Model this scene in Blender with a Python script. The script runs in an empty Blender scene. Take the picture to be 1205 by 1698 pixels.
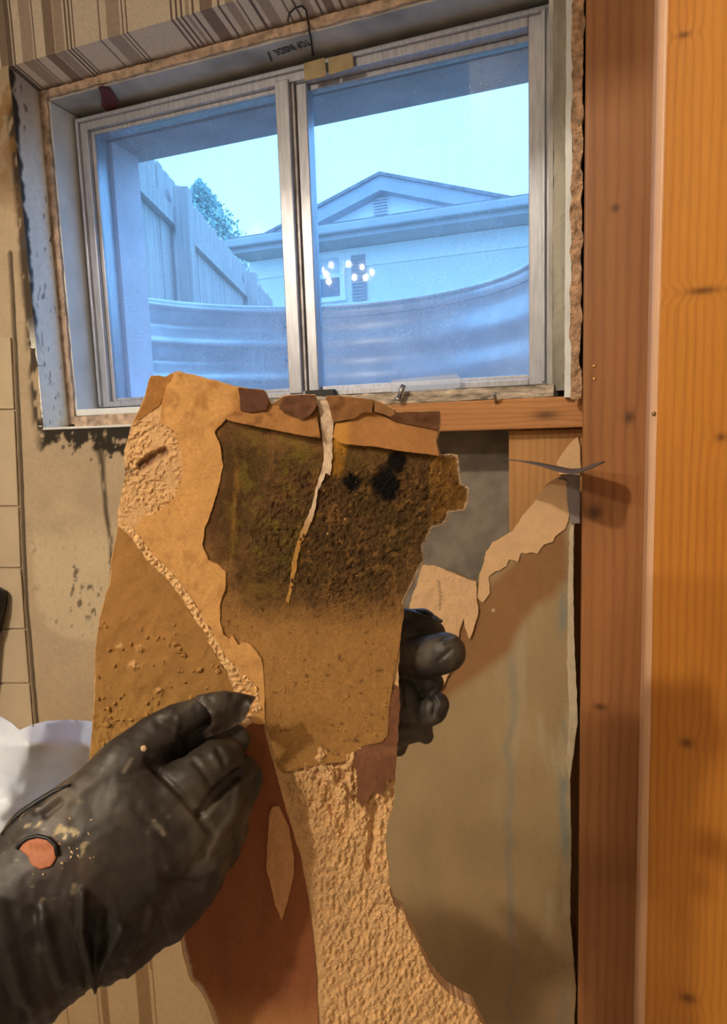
import bpy, bmesh, math, random
import numpy as np
from mathutils import Vector, Matrix
from mathutils.geometry import delaunay_2d_cdt

# ------------------------------------------------------------------ camera, world, exposure
sc = bpy.context.scene
F = 1100.0
CAM = np.array([0.891, -1.003, -0.05])
YAW, PITCH, ROLL = [math.radians(a) for a in (-20.39, -7.4, -1.97)]
def _basis():
    cy, sy, cp, sp = math.cos(YAW), math.sin(YAW), math.cos(PITCH), math.sin(PITCH)
    f = np.array([sy*cp, cy*cp, sp]); r = np.array([cy, -sy, 0.0]); u = np.cross(r, f)
    return f, r*math.cos(ROLL)+u*math.sin(ROLL), -r*math.sin(ROLL)+u*math.cos(ROLL)
FW, RT, UP = _basis()
cam_d = bpy.data.cameras.new('camera'); cam = bpy.data.objects.new('camera', cam_d)
sc.collection.objects.link(cam); sc.camera = cam
cam_d.sensor_fit = 'VERTICAL'; cam_d.sensor_height = 24.0; cam_d.lens = F/1698*24.0
cam_d.clip_start = 0.02; cam_d.clip_end = 200
cam.matrix_world = Matrix(((RT[0], UP[0], -FW[0], CAM[0]), (RT[1], UP[1], -FW[1], CAM[1]), (RT[2], UP[2], -FW[2], CAM[2]), (0, 0, 0, 1)))
vs = sc.view_settings
vs.view_transform = 'Standard'; vs.look = 'None'; vs.gamma = 1.0; vs.use_curve_mapping = False
vs.exposure = 0.0
SKY_COL = (0.36, 0.92, 1.70); SKY_STR = 2.3
BULB_COL = (1.0, 0.85, 0.66); LAMP_W = 36.0; GLOBE_W = 158.0
w = bpy.data.worlds.new('sky'); sc.world = w; w.use_nodes = True
wn = w.node_tree; wn.nodes.clear()
_o = wn.nodes.new('ShaderNodeOutputWorld'); _b = wn.nodes.new('ShaderNodeBackground')
_t = wn.nodes.new('ShaderNodeTexCoord'); _n = wn.nodes.new('ShaderNodeTexNoise'); _r = wn.nodes.new('ShaderNodeValToRGB')
_n.inputs['Scale'].default_value = 3.0; _n.inputs['Detail'].default_value = 5.0
wn.links.new(_t.outputs['Generated'], _n.inputs['Vector']); wn.links.new(_n.outputs['Fac'], _r.inputs['Fac'])
_r.color_ramp.elements[0].position = 0.60; _r.color_ramp.elements[0].color = (*SKY_COL, 1)
_r.color_ramp.elements[1].position = 0.78; _r.color_ramp.elements[1].color = (0.8, 1.1, 1.75, 1)
wn.links.new(_r.outputs['Color'], _b.inputs['Color']); _b.inputs['Strength'].default_value = SKY_STR
wn.links.new(_b.outputs['Background'], _o.inputs['Surface'])

# ------------------------------------------------------------------ helpers
def ray(px, py): return FW + RT*((np.asarray(px, float)-602.5)/F)[..., None] - UP*((np.asarray(py, float)-849)/F)[..., None]
def cp(px, py, d): return CAM + ray(px, py)*np.asarray(d, float)[..., None]
def onY(px, py, Y): d = ray(px, py); return CAM + d*((Y-CAM[1])/d[..., 1])[..., None]
def onX(px, py, X): d = ray(px, py); return CAM + d*((X-CAM[0])/d[..., 0])[..., None]
def onZ(px, py, Z): d = ray(px, py); return CAM + d*((Z-CAM[2])/d[..., 2])[..., None]
def proj(P):
    d = np.asarray(P) - CAM; z = d @ FW
    return 602.5 + F*(d @ RT)/z, 849 - F*(d @ UP)/z
def srgb(r, g, b):
    f = lambda c: (c/255/12.92) if c/255 <= .04045 else ((c/255+.055)/1.055)**2.4
    return np.array([f(r), f(g), f(b)])
_rs = np.random.RandomState(7); _TAB = _rs.rand(256, 256)
def vnoise(x, y, s=0):
    x = np.asarray(x, float) + 17.3*s; y = np.asarray(y, float) + 9.1*s
    xi = np.floor(x).astype(int); yi = np.floor(y).astype(int); fx = x-xi; fy = y-yi
    fx = fx*fx*(3-2*fx); fy = fy*fy*(3-2*fy)
    g = lambda a, b: _TAB[a & 255, b & 255]
    return (g(xi, yi)*(1-fx)+g(xi+1, yi)*fx)*(1-fy) + (g(xi, yi+1)*(1-fx)+g(xi+1, yi+1)*fx)*fy
def fbm(x, y, o=4, s=0):
    t = 0; a = 1; n = 0
    for i in range(o):
        t = t + a*vnoise(np.asarray(x)*2**i, np.asarray(y)*2**i, s+i*3); n += a; a *= .5
    return t/n
def sm(a, b, x): t = np.clip((x-a)/(b-a), 0, 1); return t*t*(3-2*t)
def seg_d(px, py, pts):
    d = np.full(np.shape(px), 1e9)
    for (x0, y0), (x1, y1) in zip(pts[:-1], pts[1:]):
        dx, dy = x1-x0, y1-y0; L = dx*dx+dy*dy+1e-9
        t = np.clip(((px-x0)*dx+(py-y0)*dy)/L, 0, 1)
        d = np.minimum(d, np.hypot(px-x0-t*dx, py-y0-t*dy))
    return d
def inside(px, py, poly):
    c = np.zeros(np.shape(px), bool); n = len(poly)
    for i in range(n):
        x0, y0 = poly[i]; x1, y1 = poly[(i+1) % n]
        if y0 == y1: continue
        k = ((y0 > py) != (y1 > py)) & (px < (x1-x0)*(py-y0)/(y1-y0)+x0); c ^= k
    return c
def soft_in(px, py, poly, wd):
    d = seg_d(px, py, list(poly)+[poly[0]]); s = np.where(inside(px, py, poly), d, -d); return sm(-wd, wd, s)
def lerp(a, b, t): return a + (b-a)*np.asarray(t)[..., None]

def link(o, parent=None):
    sc.collection.objects.link(o)
    if parent is not None: under(o, parent)
    return o
def under(o, parent):
    o.parent = parent; o.matrix_parent_inverse = Matrix.Translation(-Vector(parent.location)); return o
def mk(name, v, faces, m, parent=None, smooth=False, col=None):
    me = bpy.data.meshes.new(name)
    me.from_pydata([tuple(p) for p in v], [], [tuple(int(i) for i in q) for q in faces]); me.update()
    if col is not None:
        at = me.color_attributes.new('Col', 'FLOAT_COLOR', 'POINT')
        c = np.ones((len(v), 4), np.float32); c[:, :np.shape(col)[1]] = np.clip(col, 0, 1); at.data.foreach_set('color', c.ravel())
    if smooth: me.polygons.foreach_set('use_smooth', np.ones(len(me.polygons), bool))
    if m is not None: me.materials.append(m)
    return link(bpy.data.objects.new(name, me), parent)
def tag(o, label, cat, group=None):
    o['label'] = label; o['category'] = cat
    if group: o['group'] = group
    return o
def struct(o): o['kind'] = 'structure'; return o
def empty(name, loc=(0, 0, 0)):
    o = bpy.data.objects.new(name, None); o.location = loc; o.empty_display_size = .02; sc.collection.objects.link(o)
    return o
def root(name, label, cat, loc=(0, 0, 0), group=None): return tag(empty(name, loc), label, cat, group)
def bmobj(name, bm, m, parent=None, smooth=False):
    me = bpy.data.meshes.new(name); bmesh.ops.recalc_face_normals(bm, faces=bm.faces); bm.to_mesh(me); bm.free()
    if smooth: me.polygons.foreach_set('use_smooth', np.ones(len(me.polygons), bool))
    me.materials.append(m); o = bpy.data.objects.new(name, me); sc.collection.objects.link(o)
    if parent is not None: under(o, parent)
    return o
def box(name, a, b, m, parent=None, bev=0.0, seg=2):
    bm = bmesh.new(); a = np.array(a, float); b = np.array(b, float)
    bmesh.ops.create_cube(bm, size=1, matrix=Matrix.Translation(Vector((a+b)/2)) @ Matrix.Diagonal((*(b-a), 1)))
    if bev: bmesh.ops.bevel(bm, geom=bm.edges[:], offset=bev, segments=seg, affect='EDGES', profile=.5)
    return bmobj(name, bm, m, parent)
def tube(name, pts, rad, m, parent=None, n=10):
    pts = [np.array(p, float) for p in pts]; rad = [rad]*len(pts) if np.isscalar(rad) else rad
    v, q = [], []; nrm = None
    for i, p in enumerate(pts):
        t = pts[min(i+1, len(pts)-1)]-pts[max(i-1, 0)]; t = t/np.linalg.norm(t)
        if nrm is None:
            a = np.array([0, 0, 1.]) if abs(t[2]) < .9 else np.array([1., 0, 0]); nrm = np.cross(t, a)
        nrm = nrm - t*(nrm @ t); nrm /= np.linalg.norm(nrm); b = np.cross(t, nrm)
        for k in range(n): an = 2*math.pi*k/n; v.append(p+rad[i]*(nrm*math.cos(an)+b*math.sin(an)))
    for i in range(len(pts)-1):
        for k in range(n): q.append((i*n+k, i*n+(k+1) % n, (i+1)*n+(k+1) % n, (i+1)*n+k))
    q.append(tuple(range(n-1, -1, -1))); q.append(tuple(range((len(pts)-1)*n, len(pts)*n)))
    o = mk(name, v, q, m, None, True)
    if parent is not None: under(o, parent)
    return o

# ------------------------------------------------------------------ node materials
class NT:
    def __init__(s, name):
        s.m = bpy.data.materials.new(name); s.m.use_nodes = True; s.t = s.m.node_tree; s.t.nodes.clear()
        s.out = s.t.nodes.new('ShaderNodeOutputMaterial'); s._pos = None
    def n(s, k, **kw):
        x = s.t.nodes.new(k)
        for a, b in kw.items(): setattr(x, a, b)
        return x
    def set(s, sock, v):
        if isinstance(v, bpy.types.NodeSocket): s.t.links.new(v, sock)
        elif v is not None:
            if sock.type == 'RGBA' and len(v) == 3: v = (*v, 1)
            sock.default_value = v
    def pos(s):
        if s._pos is None: s._pos = s.n('ShaderNodeNewGeometry').outputs['Position']
        return s._pos
    def scale(s, sc_):
        x = s.n('ShaderNodeVectorMath', operation='MULTIPLY'); s.set(x.inputs[0], s.pos()); x.inputs[1].default_value = sc_; return x.outputs[0]
    def noise(s, scale, detail=4, sc_=None, rough=.5, dist=0.0, vec=None):
        x = s.n('ShaderNodeTexNoise'); x.inputs['Scale'].default_value = scale; x.inputs['Detail'].default_value = detail
        x.inputs['Roughness'].default_value = rough; x.inputs['Distortion'].default_value = dist
        s.set(x.inputs['Vector'], vec if vec is not None else (s.scale(sc_) if sc_ else s.pos())); return x.outputs['Fac']
    def math(s, op, a, b=0.0, c=None):
        x = s.n('ShaderNodeMath', operation=op); s.set(x.inputs[0], a); s.set(x.inputs[1], b)
        if c is not None: s.set(x.inputs[2], c)
        return x.outputs[0]
    def ramp(s, fac, stops, interp='LINEAR'):
        x = s.n('ShaderNodeValToRGB'); e = x.color_ramp.elements; x.color_ramp.interpolation = interp
        while len(e) < len(stops): e.new(0.5)
        for k, (p, c) in enumerate(stops): e[k].position = p; e[k].color = (*c, 1) if len(c) == 3 else c
        s.set(x.inputs['Fac'], fac); return x.outputs['Color']
    def mix(s, fac, a, b, bt='MIX'):
        x = s.n('ShaderNodeMix', data_type='RGBA', blend_type=bt); s.set(x.inputs[0], fac); s.set(x.inputs[6], a); s.set(x.inputs[7], b); return x.outputs[2]
    def attr(s): return s.n('ShaderNodeAttribute', attribute_name='Col').outputs['Color']
    def bump(s, h, strength=.5, dist=.001):
        x = s.n('ShaderNodeBump'); x.inputs['Strength'].default_value = strength; x.inputs['Distance'].default_value = dist; s.set(x.inputs['Height'], h); return x.outputs['Normal']
    def bsdf(s, col, rough=.7, metal=0.0, nrm=None, spec=.5, **kw):
        x = s.n('ShaderNodeBsdfPrincipled'); s.set(x.inputs['Base Color'], col); s.set(x.inputs['Roughness'], rough)
        x.inputs['Metallic'].default_value = metal; x.inputs['Specular IOR Level'].default_value = spec
        if nrm is not None: s.set(x.inputs['Normal'], nrm)
        for k, v in kw.items(): s.set(x.inputs[k.replace('_', ' ')], v)
        s.t.links.new(x.outputs[0], s.out.inputs['Surface']); return s.m
    def sep(s):
        x = s.n('ShaderNodeSeparateXYZ'); s.set(x.inputs[0], s.pos()); return x.outputs
def plain(name, c, rough=.7, metal=0.0, var=.15, scale=60, bump=.2, bd=.0006, spec=.4, sc_=None):
    t = NT(name); f = t.noise(scale, 5, sc_); c = np.array(c)
    col = t.ramp(f, [(.3, tuple(c*(1-var))), (.7, tuple(np.clip(c*(1+var), 0, 1)))])
    return t.bsdf(col, rough, metal, t.bump(t.noise(scale*3, 4, sc_), bump, bd), spec)
def attr_mat(name, rough=.85, grain=350, gv=.18, bump=.4, bd=.0005, spec=.25, sc_=None, **kw):
    t = NT(name); f = t.noise(grain, 5, sc_, .6)
    k = t.ramp(f, [(.3, (1-gv,)*3), (.7, (1+gv*.4,)*3)])
    return t.bsdf(t.mix(1.0, t.attr(), k, 'MULTIPLY'), rough, 0, t.bump(t.noise(grain*.8, 6, sc_, .65), bump, bd), spec, **kw)
def wood(name, light, dark, freq=110, knots=(), warp=.012, gloss=.45, horiz=False, ringmix=.55, edge=None):
    t = NT(name); x, y, z = t.sep()
    u, v = (z, x) if horiz else (x, z)
    sv = (1.3, 6, 6) if horiz else (6, 6, 1.3)
    wob = t.math('SUBTRACT', t.noise(2.0, 3, sv), .5); wob = t.math('ADD', wob, t.math('MULTIPLY', t.math('SUBTRACT', t.noise(1.0, 2, (3, 40, 40) if horiz else (40, 40, 3)), .5), .35))
    ww = t.math('MULTIPLY_ADD', wob, warp, u)
    ww = t.math('ADD', ww, t.math('MULTIPLY', y, .4))
    core = None
    for (ku, kv, ru, rv) in knots:
        du = t.math('DIVIDE', t.math('SUBTRACT', u, ku), ru); dv = t.math('DIVIDE', t.math('SUBTRACT', v, kv), rv)
        d2 = t.math('ADD', t.math('MULTIPLY', du, du), t.math('MULTIPLY', dv, dv))
        g = t.math('POWER', 2.718, t.math('MULTIPLY', d2, -.35))
        ww = t.math('ADD', ww, t.math('MULTIPLY', t.math('MULTIPLY', g, du), ru*.55))
        c = t.math('POWER', 2.718, t.math('MULTIPLY', d2, -1.5)); core = c if core is None else t.math('MAXIMUM', core, c)
    s = t.math('SINE', t.math('MULTIPLY', ww, freq*2*math.pi)); s = t.math('MULTIPLY_ADD', s, .5, .5); s = t.math('POWER', s, 2.2)
    fine = t.noise(1.0, 6, (25, 400, 900) if horiz else (900, 400, 25), .7)
    tone = t.noise(1.0, 3, (1.5, 10, 14) if horiz else (14, 10, 1.5))
    light = np.array(light); dark = np.array(dark)
    base = t.mix(t.math('MULTIPLY', t.math('MULTIPLY', s, ringmix*1.9), t.noise(1.0, 3, (4, 30, 30) if horiz else (30, 30, 4))), tuple(light), tuple(dark*.9))
    base = t.mix(.5, base, t.ramp(tone, [(.3, tuple(dark*1.15)), (.65, tuple(light*1.05))]), 'MIX')
    base = t.mix(.6, base, t.ramp(fine, [(.25, (.62, .6, .58)), (.7, (1.05, 1.05, 1.05))]), 'MULTIPLY')
    if core is not None: base = t.mix(t.math('MULTIPLY', core, .85), base, tuple(dark*.30))
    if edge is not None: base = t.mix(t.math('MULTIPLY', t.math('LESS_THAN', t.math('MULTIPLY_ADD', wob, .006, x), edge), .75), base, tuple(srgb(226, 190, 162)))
    h = t.math('ADD', t.math('MULTIPLY', s, .5), fine)
    return t.bsdf(base, gloss, 0, t.bump(h, .25, .0006), .4)

M = {}
M['alu'] = plain('brushed_aluminium', (.46, .48, .54), .36, .55, .18, 40, .12, .0003, sc_=(5, 5, .6))
M['alu_dirty'] = plain('oxidised_aluminium', (.36, .34, .35), .5, .7, .3, 55, .3, .0004)
M['steel'] = plain('galvanised_steel', (.70, .72, .76), .38, .35, .18, 12, .2, .002)
M['jamb'] = plain('old_white_jamb_paint', (.74, .77, .77), .6, 0, .12, 18, .3, .0008)
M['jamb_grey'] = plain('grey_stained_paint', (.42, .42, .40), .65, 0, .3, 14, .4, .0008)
M['rust'] = plain('torn_brown_paper_edge', (.46, .34, .25), .9, 0, .5, 60, .8, .002)
M['black'] = plain('black_rubber', (.012, .012, .013), .45, 0, .2, 80, .1)
M['concrete'] = plain('grey_concrete', (.22, .19, .155), .9, 0, .28, 30, .8, .002)
M['room_paint'] = plain('beige_room_paint', (.54, .48, .41), .9, 0, .05, 4)
M['floor'] = plain('brown_carpet', (.46, .40, .34), .95, 0, .2, 40)
M['pale_tape'] = None
def mat_emit(name, c, s):
    t = NT(name); e = t.n('ShaderNodeEmission'); e.inputs['Color'].default_value = (*c, 1); e.inputs['Strength'].default_value = s
    t.t.links.new(e.outputs[0], t.out.inputs['Surface']); return t.m

def tri_flip(V, T, toward):
    n = np.cross(V[T[:, 1]]-V[T[:, 0]], V[T[:, 2]]-V[T[:, 0]]).sum(0)
    return T[:, ::-1] if n @ (np.asarray(toward)-V.mean(0)) < 0 else T
def shell(V, T, off, toward=None):
    """front V/T, back V+off, side walls along the free edges"""
    T = tri_flip(V, np.asarray(T), CAM if toward is None else toward)
    N = len(V); B = V + off
    nk = T.shape[1]
    E = np.concatenate([T[:, [i, (i+1) % nk]] for i in range(nk)])
    key = {}
    for a, b in E.tolist():
        k = (a, b) if a < b else (b, a); key[k] = None if k in key else (a, b)
    faces = T.tolist() + (T[:, ::-1]+N).tolist() + [(b, a, a+N, b+N) for e in key.values() if e for a, b in [e]]
    return np.concatenate([V, B]), faces
def cdt(poly, sp, jag=0.0, seed=0):
    b = []
    for i in range(len(poly)):
        x0, y0 = poly[i]; x1, y1 = poly[(i+1) % len(poly)]; k = max(1, int(math.ceil(math.hypot(x1-x0, y1-y0)/sp)))
        for j in range(k): b.append((x0+(x1-x0)*j/k, y0+(y1-y0)*j/k))
    b = np.array(b)
    if jag:
        jx = (fbm(b[:, 0]/9, b[:, 1]/9, 3, seed+1)-.5)*2*jag; jy = (fbm(b[:, 0]/9, b[:, 1]/9, 3, seed+5)-.5)*2*jag
        b = b + np.stack([jx, jy], 1)
    x0, y0 = b.min(0); x1, y1 = b.max(0)
    gx, gy = np.meshgrid(np.arange(x0, x1, sp), np.arange(y0, y1, sp*.87)); gx = gx + (np.arange(gx.shape[0]) % 2)[:, None]*sp*.5
    gx, gy = gx.ravel(), gy.ravel(); k = inside(gx, gy, b.tolist()); gx, gy = gx[k], gy[k]
    bb = np.concatenate([b, b[:1]]).tolist(); k = seg_d(gx, gy, bb) > sp*.55; g = np.stack([gx[k], gy[k]], 1)
    pts = np.concatenate([b, g])
    vv, _, ff, *_ = delaunay_2d_cdt([Vector(p) for p in pts.tolist()], [], [list(range(len(b)))], 1, 1e-6)
    return np.array([[p[0], p[1]] for p in vv]), np.array([f for f in ff])
def grid(xs, ys, keep=None):
    X, Y = np.meshgrid(xs, ys); n = len(xs); q = []
    cx = (xs[1:]+xs[:-1])/2; cy = (ys[1:]+ys[:-1])/2; CX, CY = np.meshgrid(cx, cy)
    K = np.ones(CX.shape, bool) if keep is None else keep(CX, CY)
    j, i = np.nonzero(K); a = j*n+i
    q = np.stack([a, a+1, a+n+1, a+n], 1); used = np.unique(q); mp = -np.ones(X.size, int); mp[used] = np.arange(len(used))
    return X.ravel()[used], Y.ravel()[used], mp[q]

# ------------------------------------------------------------------ room shell
YF = -0.115                       # front plane of the papered wall
struct(box('floor', (-3.4, -5.6, -1.75), (2.6, .10, -1.65), M['floor']))
struct(box('ceiling', (-3.4, -5.6, 1.65), (2.6, .10, 1.75), M['room_paint']))
struct(box('wall_rear', (-3.4, -5.6, -1.65), (2.6, -5.5, 1.65), M['room_paint']))
struct(box('wall_left', (-3.4, -5.5, -1.65), (-3.3, .10, 1.65), M['room_paint']))
struct(box('wall_right', (2.5, -5.5, -1.65), (2.6, .10, 1.65), M['room_paint']))

# unseen box added under the ceiling: shades the wall top, hides the globe's reflection
struct(box('added_shade_box', (-3.3, -1.0, .77), (.50, -.45, 1.649), M['room_paint'], None, .01))

# papered window wall ------------------------------------------------
STRIPES = []      # world x along the bend of the soffit, sRGB
_lt, _md, _dk, _ln = (208, 196, 178), (166, 150, 134), (134, 118, 104), (108, 93, 83)
for a, b, c in ((14, 22, _ln), (24, 27, _ln), (38, 56, _md), (58, 60, _ln), (76, 92, _dk), (93, 108, _md), (111, 114, _ln), (117, 120, _ln), (123, 125, _ln), (165, 168, _ln), (178, 200, _md), (203, 205, _ln), (210, 212, _ln),
                (283, 286, _ln), (291, 294, _ln), (299, 303, _ln), (307, 313, _md), (318, 321, _ln), (331, 352, _dk), (360, 364, _ln), (373, 386, _md), (391, 394, _ln), (409, 414, _ln), (420, 438, _md), (455, 458, _ln), (470, 474, _ln), (483, 496, _md), (505, 508, _ln), (516, 530, _dk), (540, 544, _ln), (552, 570, _md), (585, 588, _ln), (600, 620, _dk)):
    xa = onY(a, 105-(a-20)*.288, YF)[0]; xb = onY(b, 105-(b-20)*.288, YF)[0]; STRIPES.append((xa, xb, srgb(*c)))
def stripe_col(x):
    c = np.tile(srgb(*_lt), (len(x), 1)); xx = np.asarray(x)
    for k in (0, .62, 1.24, -.62):
        for a, b, cc in STRIPES: c[(xx >= a+k) & (xx < b+k)] = cc
    return c
M['paper'] = attr_mat('striped_wallpaper', .8, 240, .14, .25, .0004)
M['wall_plain'] = plain('plain_tan_wall', srgb(178, 160, 134), .75, 0, .08, 25, .25, .0006)
M['wall_tan'] = attr_mat('tan_painted_wall', .75, 160, .10, .25, .0006)

# upper wall face and soffit: fine in x so that the printed stripes stay crisp
xs = np.unique(np.concatenate([np.arange(-.16, 1.0, .0012), [-.02]])); zs = np.concatenate([np.arange(.54, .64, .01), np.arange(.66, 1.66, .1)])
x, z, q = grid(xs, zs)
V = np.stack([x, np.full_like(x, YF)+.0012*(fbm(x*30, z*30)-.5), z], 1)
v, fc = shell(V, q, np.array([0, .012, 0]))
wf = struct(mk('wall_front', v, fc, M['paper'], None, False, np.concatenate([stripe_col(x)]*2)))
struct(box('wall_front_side', (1.0, YF, .54), (2.5, YF+.012, 1.65), M['room_paint']))
wf2 = bpy.data.objects['wall_front_side']
# soffit (underside of the recess head)
ys = np.linspace(YF, -.055, 14); x, y, q = grid(xs[xs >= -.0205], ys)
zz = .54 - .013*((y-YF)/.06) + .0015*(fbm(x*25, y*25, 3, 4)-.5)
V = np.stack([x, y, zz], 1); c = stripe_col(x)
e = sm(-.068, -.056, y+.008*(fbm(x*40, y*40, 4, 9)-.5)); c = lerp(c, srgb(92, 72, 58)*(.6+.8*fbm(x*120, y*120, 3, 2))[:, None], e)
v, fc = shell(V, q, np.array([0, 0, .012]), (0.4, -.1, 0))
o = mk('trim_1', v, fc, M['paper'], None, False, np.concatenate([c]*2)); struct(o)

# lower / left papered wall face with mould, peeled patch, seams
def wall_cols(px, py):
    n = fbm(px/40, py/40, 4, 11)
    c = np.tile(srgb(178, 160, 134), (len(px), 1))*(.9+.2*n)[:, None]
    st = np.zeros(len(px))
    c = lerp(c, srgb(170, 140, 92), sm(1060, 1350, py)*.5)
    # faint printed stripes low on the wall
    for a, b in ((172, 184), (232, 254), (258, 262), (164, 167), (112, 115)):
        k = (px > a+(1698-py)*-.09) & (px < b+(1698-py)*-.09) & (py > 1380); c[k] = c[k]*np.array([.55, .47, .40])
    k = sm(5, -5, np.abs(px-(45+.06*(py-900)))-16)*.0
    # peeled patch: rounded lighter primer
    pp = [(52, 900), (60, 1000), (80, 1040), (110, 1058), (160, 1062), (200, 1062), (215, 880), (200, 760), (60, 760)]
    s = soft_in(px, py, pp, 7)*sm(820, 930, py+60*(n-.5)); c = lerp(c, srgb(203, 186, 156), s*.75)
    sp = sm(.60, .70, fbm(px/5, py/13, 4, 21))*sm(.42, .62, fbm(px/40, py/40, 3, 23)); c = lerp(c, srgb(70, 62, 52), sp*s*sm(870, 900, py)*.8)
    # black mould below the sill
    d = py-(708-.06*(px-65)); vl = fbm(px/16, py/12, 4, 31)*.6+fbm(px/7, py/22, 3, 33)*.4+.30-.0085*d+.0010*(px-110)*sm(140, 180, px); m = sm(.50, .58, vl)*sm(52, 76, px)*(d > -14); c = lerp(c, srgb(13, 12, 11), m*.95)
    # dark seam with drips
    s2 = seg_d(px, py, [(160, 715), (168, 760), (176, 850), (184, 900), (186, 960), (184, 1000)]); m = sm(6+8*sm(800, 720, py), 1, s2)*sm(.3, .6, fbm(px/6, py/30, 3, 41)+.15); c = lerp(c, srgb(40, 34, 26), m*.85)
    # mould along the left arris
    s3 = seg_d(px, py, [(20, 180), (28, 270), (36, 360), (43, 450), (51, 540), (58, 630), (64, 705)]); m = sm(14, 4, s3)*sm(.36, .50, fbm(px/10, py/30, 4, 51)+.1*sm(560, 460, py)); c = lerp(c, srgb(38, 26, 20), m*.9)
    c = lerp(c, srgb(150, 112, 66), sm(420, 200, py)*sm(.4, .6, fbm(px/15, py/25, 4, 61))*.7)
    return c
xs = np.unique(np.concatenate([np.arange(-.16, .46, .0035), [-.02]])); zs = np.unique(np.concatenate([np.arange(-1.40, .545, .0035), [-.035, .54]]))
x, z, q = grid(xs, zs, lambda a, b: ~((a > -.02) & (b > -.035)))
V = np.stack([x, np.full_like(x, YF), z], 1); px, py = proj(V)
edge = ((np.abs(x+.02) < 1e-4) & (z > -.035)) | ((np.abs(z+.035) < 1e-4) & (x > -.02))
V[:, 1] += .0018*(fbm(x*40, z*40, 4, 3)-.5)
g = seg_d(px, py, [(17, 420), (24, 560), (31, 700), (36, 820), (42, 980), (52, 1100), (61, 1200), (75, 1400)]); V[:, 1] += .004*sm(4, 1, g)
V[edge, 0] += .005*(fbm(x[edge]*70, z[edge]*70, 3, 8)-.5); V[edge, 2] += .004*(fbm(x[edge]*70, z[edge]*70, 3, 18)-.5)
c = wall_cols(px, py); c = lerp(c, srgb(52, 42, 32), sm(5, 1.2, g)*.85)
v, fc = shell(V, q, np.array([0, .012, 0]))
o = struct(mk('wall_front', v, fc, M['wall_tan'], None, False, np.concatenate([c]*2)))
wall_low = o
# pale tiles to the left of the groove
M['tile'] = plain('beige_wall_tile', srgb(186, 170, 144), .55, 0, .07, 20, .1)
def gx(py): return np.interp(py, [420, 560, 700, 820, 980, 1100, 1200, 1500], [15, 22, 29, 34, 40, 50, 59, 80])
for a, b in ((560, 678), (681, 838), (841, 940), (943, 1041), (1044, 1131), (1134, 1260)):
    pl = [onY(p, t, YF-.0005) for p, t in ((-110, a), (gx(a)-3, a), (gx(b)-3, b), (-104, b))]
    bm = bmesh.new(); f0 = bm.faces.new([bm.verts.new(p) for p in pl])
    r = bmesh.ops.extrude_face_region(bm, geom=[f0]); bmesh.ops.translate(bm, vec=(0, -.003, 0), verts=[g for g in r['geom'] if isinstance(g, bmesh.types.BMVert)])
    bmesh.ops.bevel(bm, geom=bm.edges[:], offset=.0008, segments=1, affect='EDGES')
    bmobj('wall_tile', bm, M['tile'], wall_low)
struct(box('wall_front_far', (-3.3, YF, -1.65), (-.161, YF+.012, 1.65), M['wall_plain']))
struct(box('wall_front_low', (-.16, YF, -1.65), (.46, YF+.012, -1.401), M['wall_plain']))

# recess returns -------------------------------------------------------
M['return'] = attr_mat('peeling_white_paint', .6, 120, .10, .35, .0008)
def ret_left():
    ys = np.linspace(YF+.0003, -.055, 30); zs = np.arange(-.035, .541, .004); y, z, q = grid(ys, zs)
    V = np.stack([-.0182+.0012*(fbm(y*60, z*30, 3, 5)-.5), y, z], 1); px, py = proj(V)
    c = np.tile(srgb(244, 246, 240), (len(y), 1))*(.88+.24*fbm(y*40, z*14, 4, 6))[:, None]
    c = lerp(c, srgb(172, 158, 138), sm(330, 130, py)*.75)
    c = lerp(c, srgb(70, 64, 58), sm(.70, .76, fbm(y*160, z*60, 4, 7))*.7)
    cr = seg_d(px, py, [(28, 245), (30, 285), (34, 325)]); c = lerp(c, srgb(40, 38, 36), sm(2.2, .6, cr))
    t = (y-YF)/.06
    c = lerp(c, srgb(40, 28, 23), sm(.16, .06, t-.30*(fbm(z*45, z*0, 3, 8)-.45))*sm(600, 520, py)*sm(.25, .45, fbm(z*30, z*0, 3, 18)+.12)*.95)
    c = lerp(c, srgb(120, 92, 66), sm(.9, 1, t)*.8)
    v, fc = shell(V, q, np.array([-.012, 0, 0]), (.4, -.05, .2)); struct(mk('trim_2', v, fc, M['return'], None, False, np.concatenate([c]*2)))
ret_left()
# torn drywall step around the jamb (brown, crumbly)
def strip(name, a, b, dy, m, amp=.003, seed=0, n=120, axis=2):
    """crumbly thin bar: a,b = (x0,z0),(x1,z1) rectangle, front at y=dy"""
    (x0, z0), (x1, z1) = a, b; L = max(x1-x0, z1-z0); W = min(x1-x0, z1-z0)
    n1, n2 = int(L/.003), max(4, int(W/.003))
    xs, zs = (np.linspace(x0, x1, n2), np.linspace(z0, z1, n1)) if axis == 2 else (np.linspace(x0, x1, n1), np.linspace(z0, z1, n2))
    x, z, q = grid(xs, zs); h = fbm(x*110, z*110, 4, seed); 
    V = np.stack([x+amp*(fbm(x*60, z*60, 3, seed+2)-.5), dy-amp*h, z+amp*(fbm(x*60, z*60, 3, seed+4)-.5)], 1)
    v, fc = shell(V, q, np.array([0, .012, 0])); return struct(mk(name, v, fc, m))
strip('trim_3', (-.020, -.030), (-.004, .530), -.055, M['rust'], .004, 3)
strip('trim_4', (-.004, .515), (.84, .530), -.055, M['rust'], .004, 13, axis=0)
strip('trim_5', (-.004, -.034), (.36, -.016), -.058, M['rust'], .004, 23, axis=0)
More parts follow.
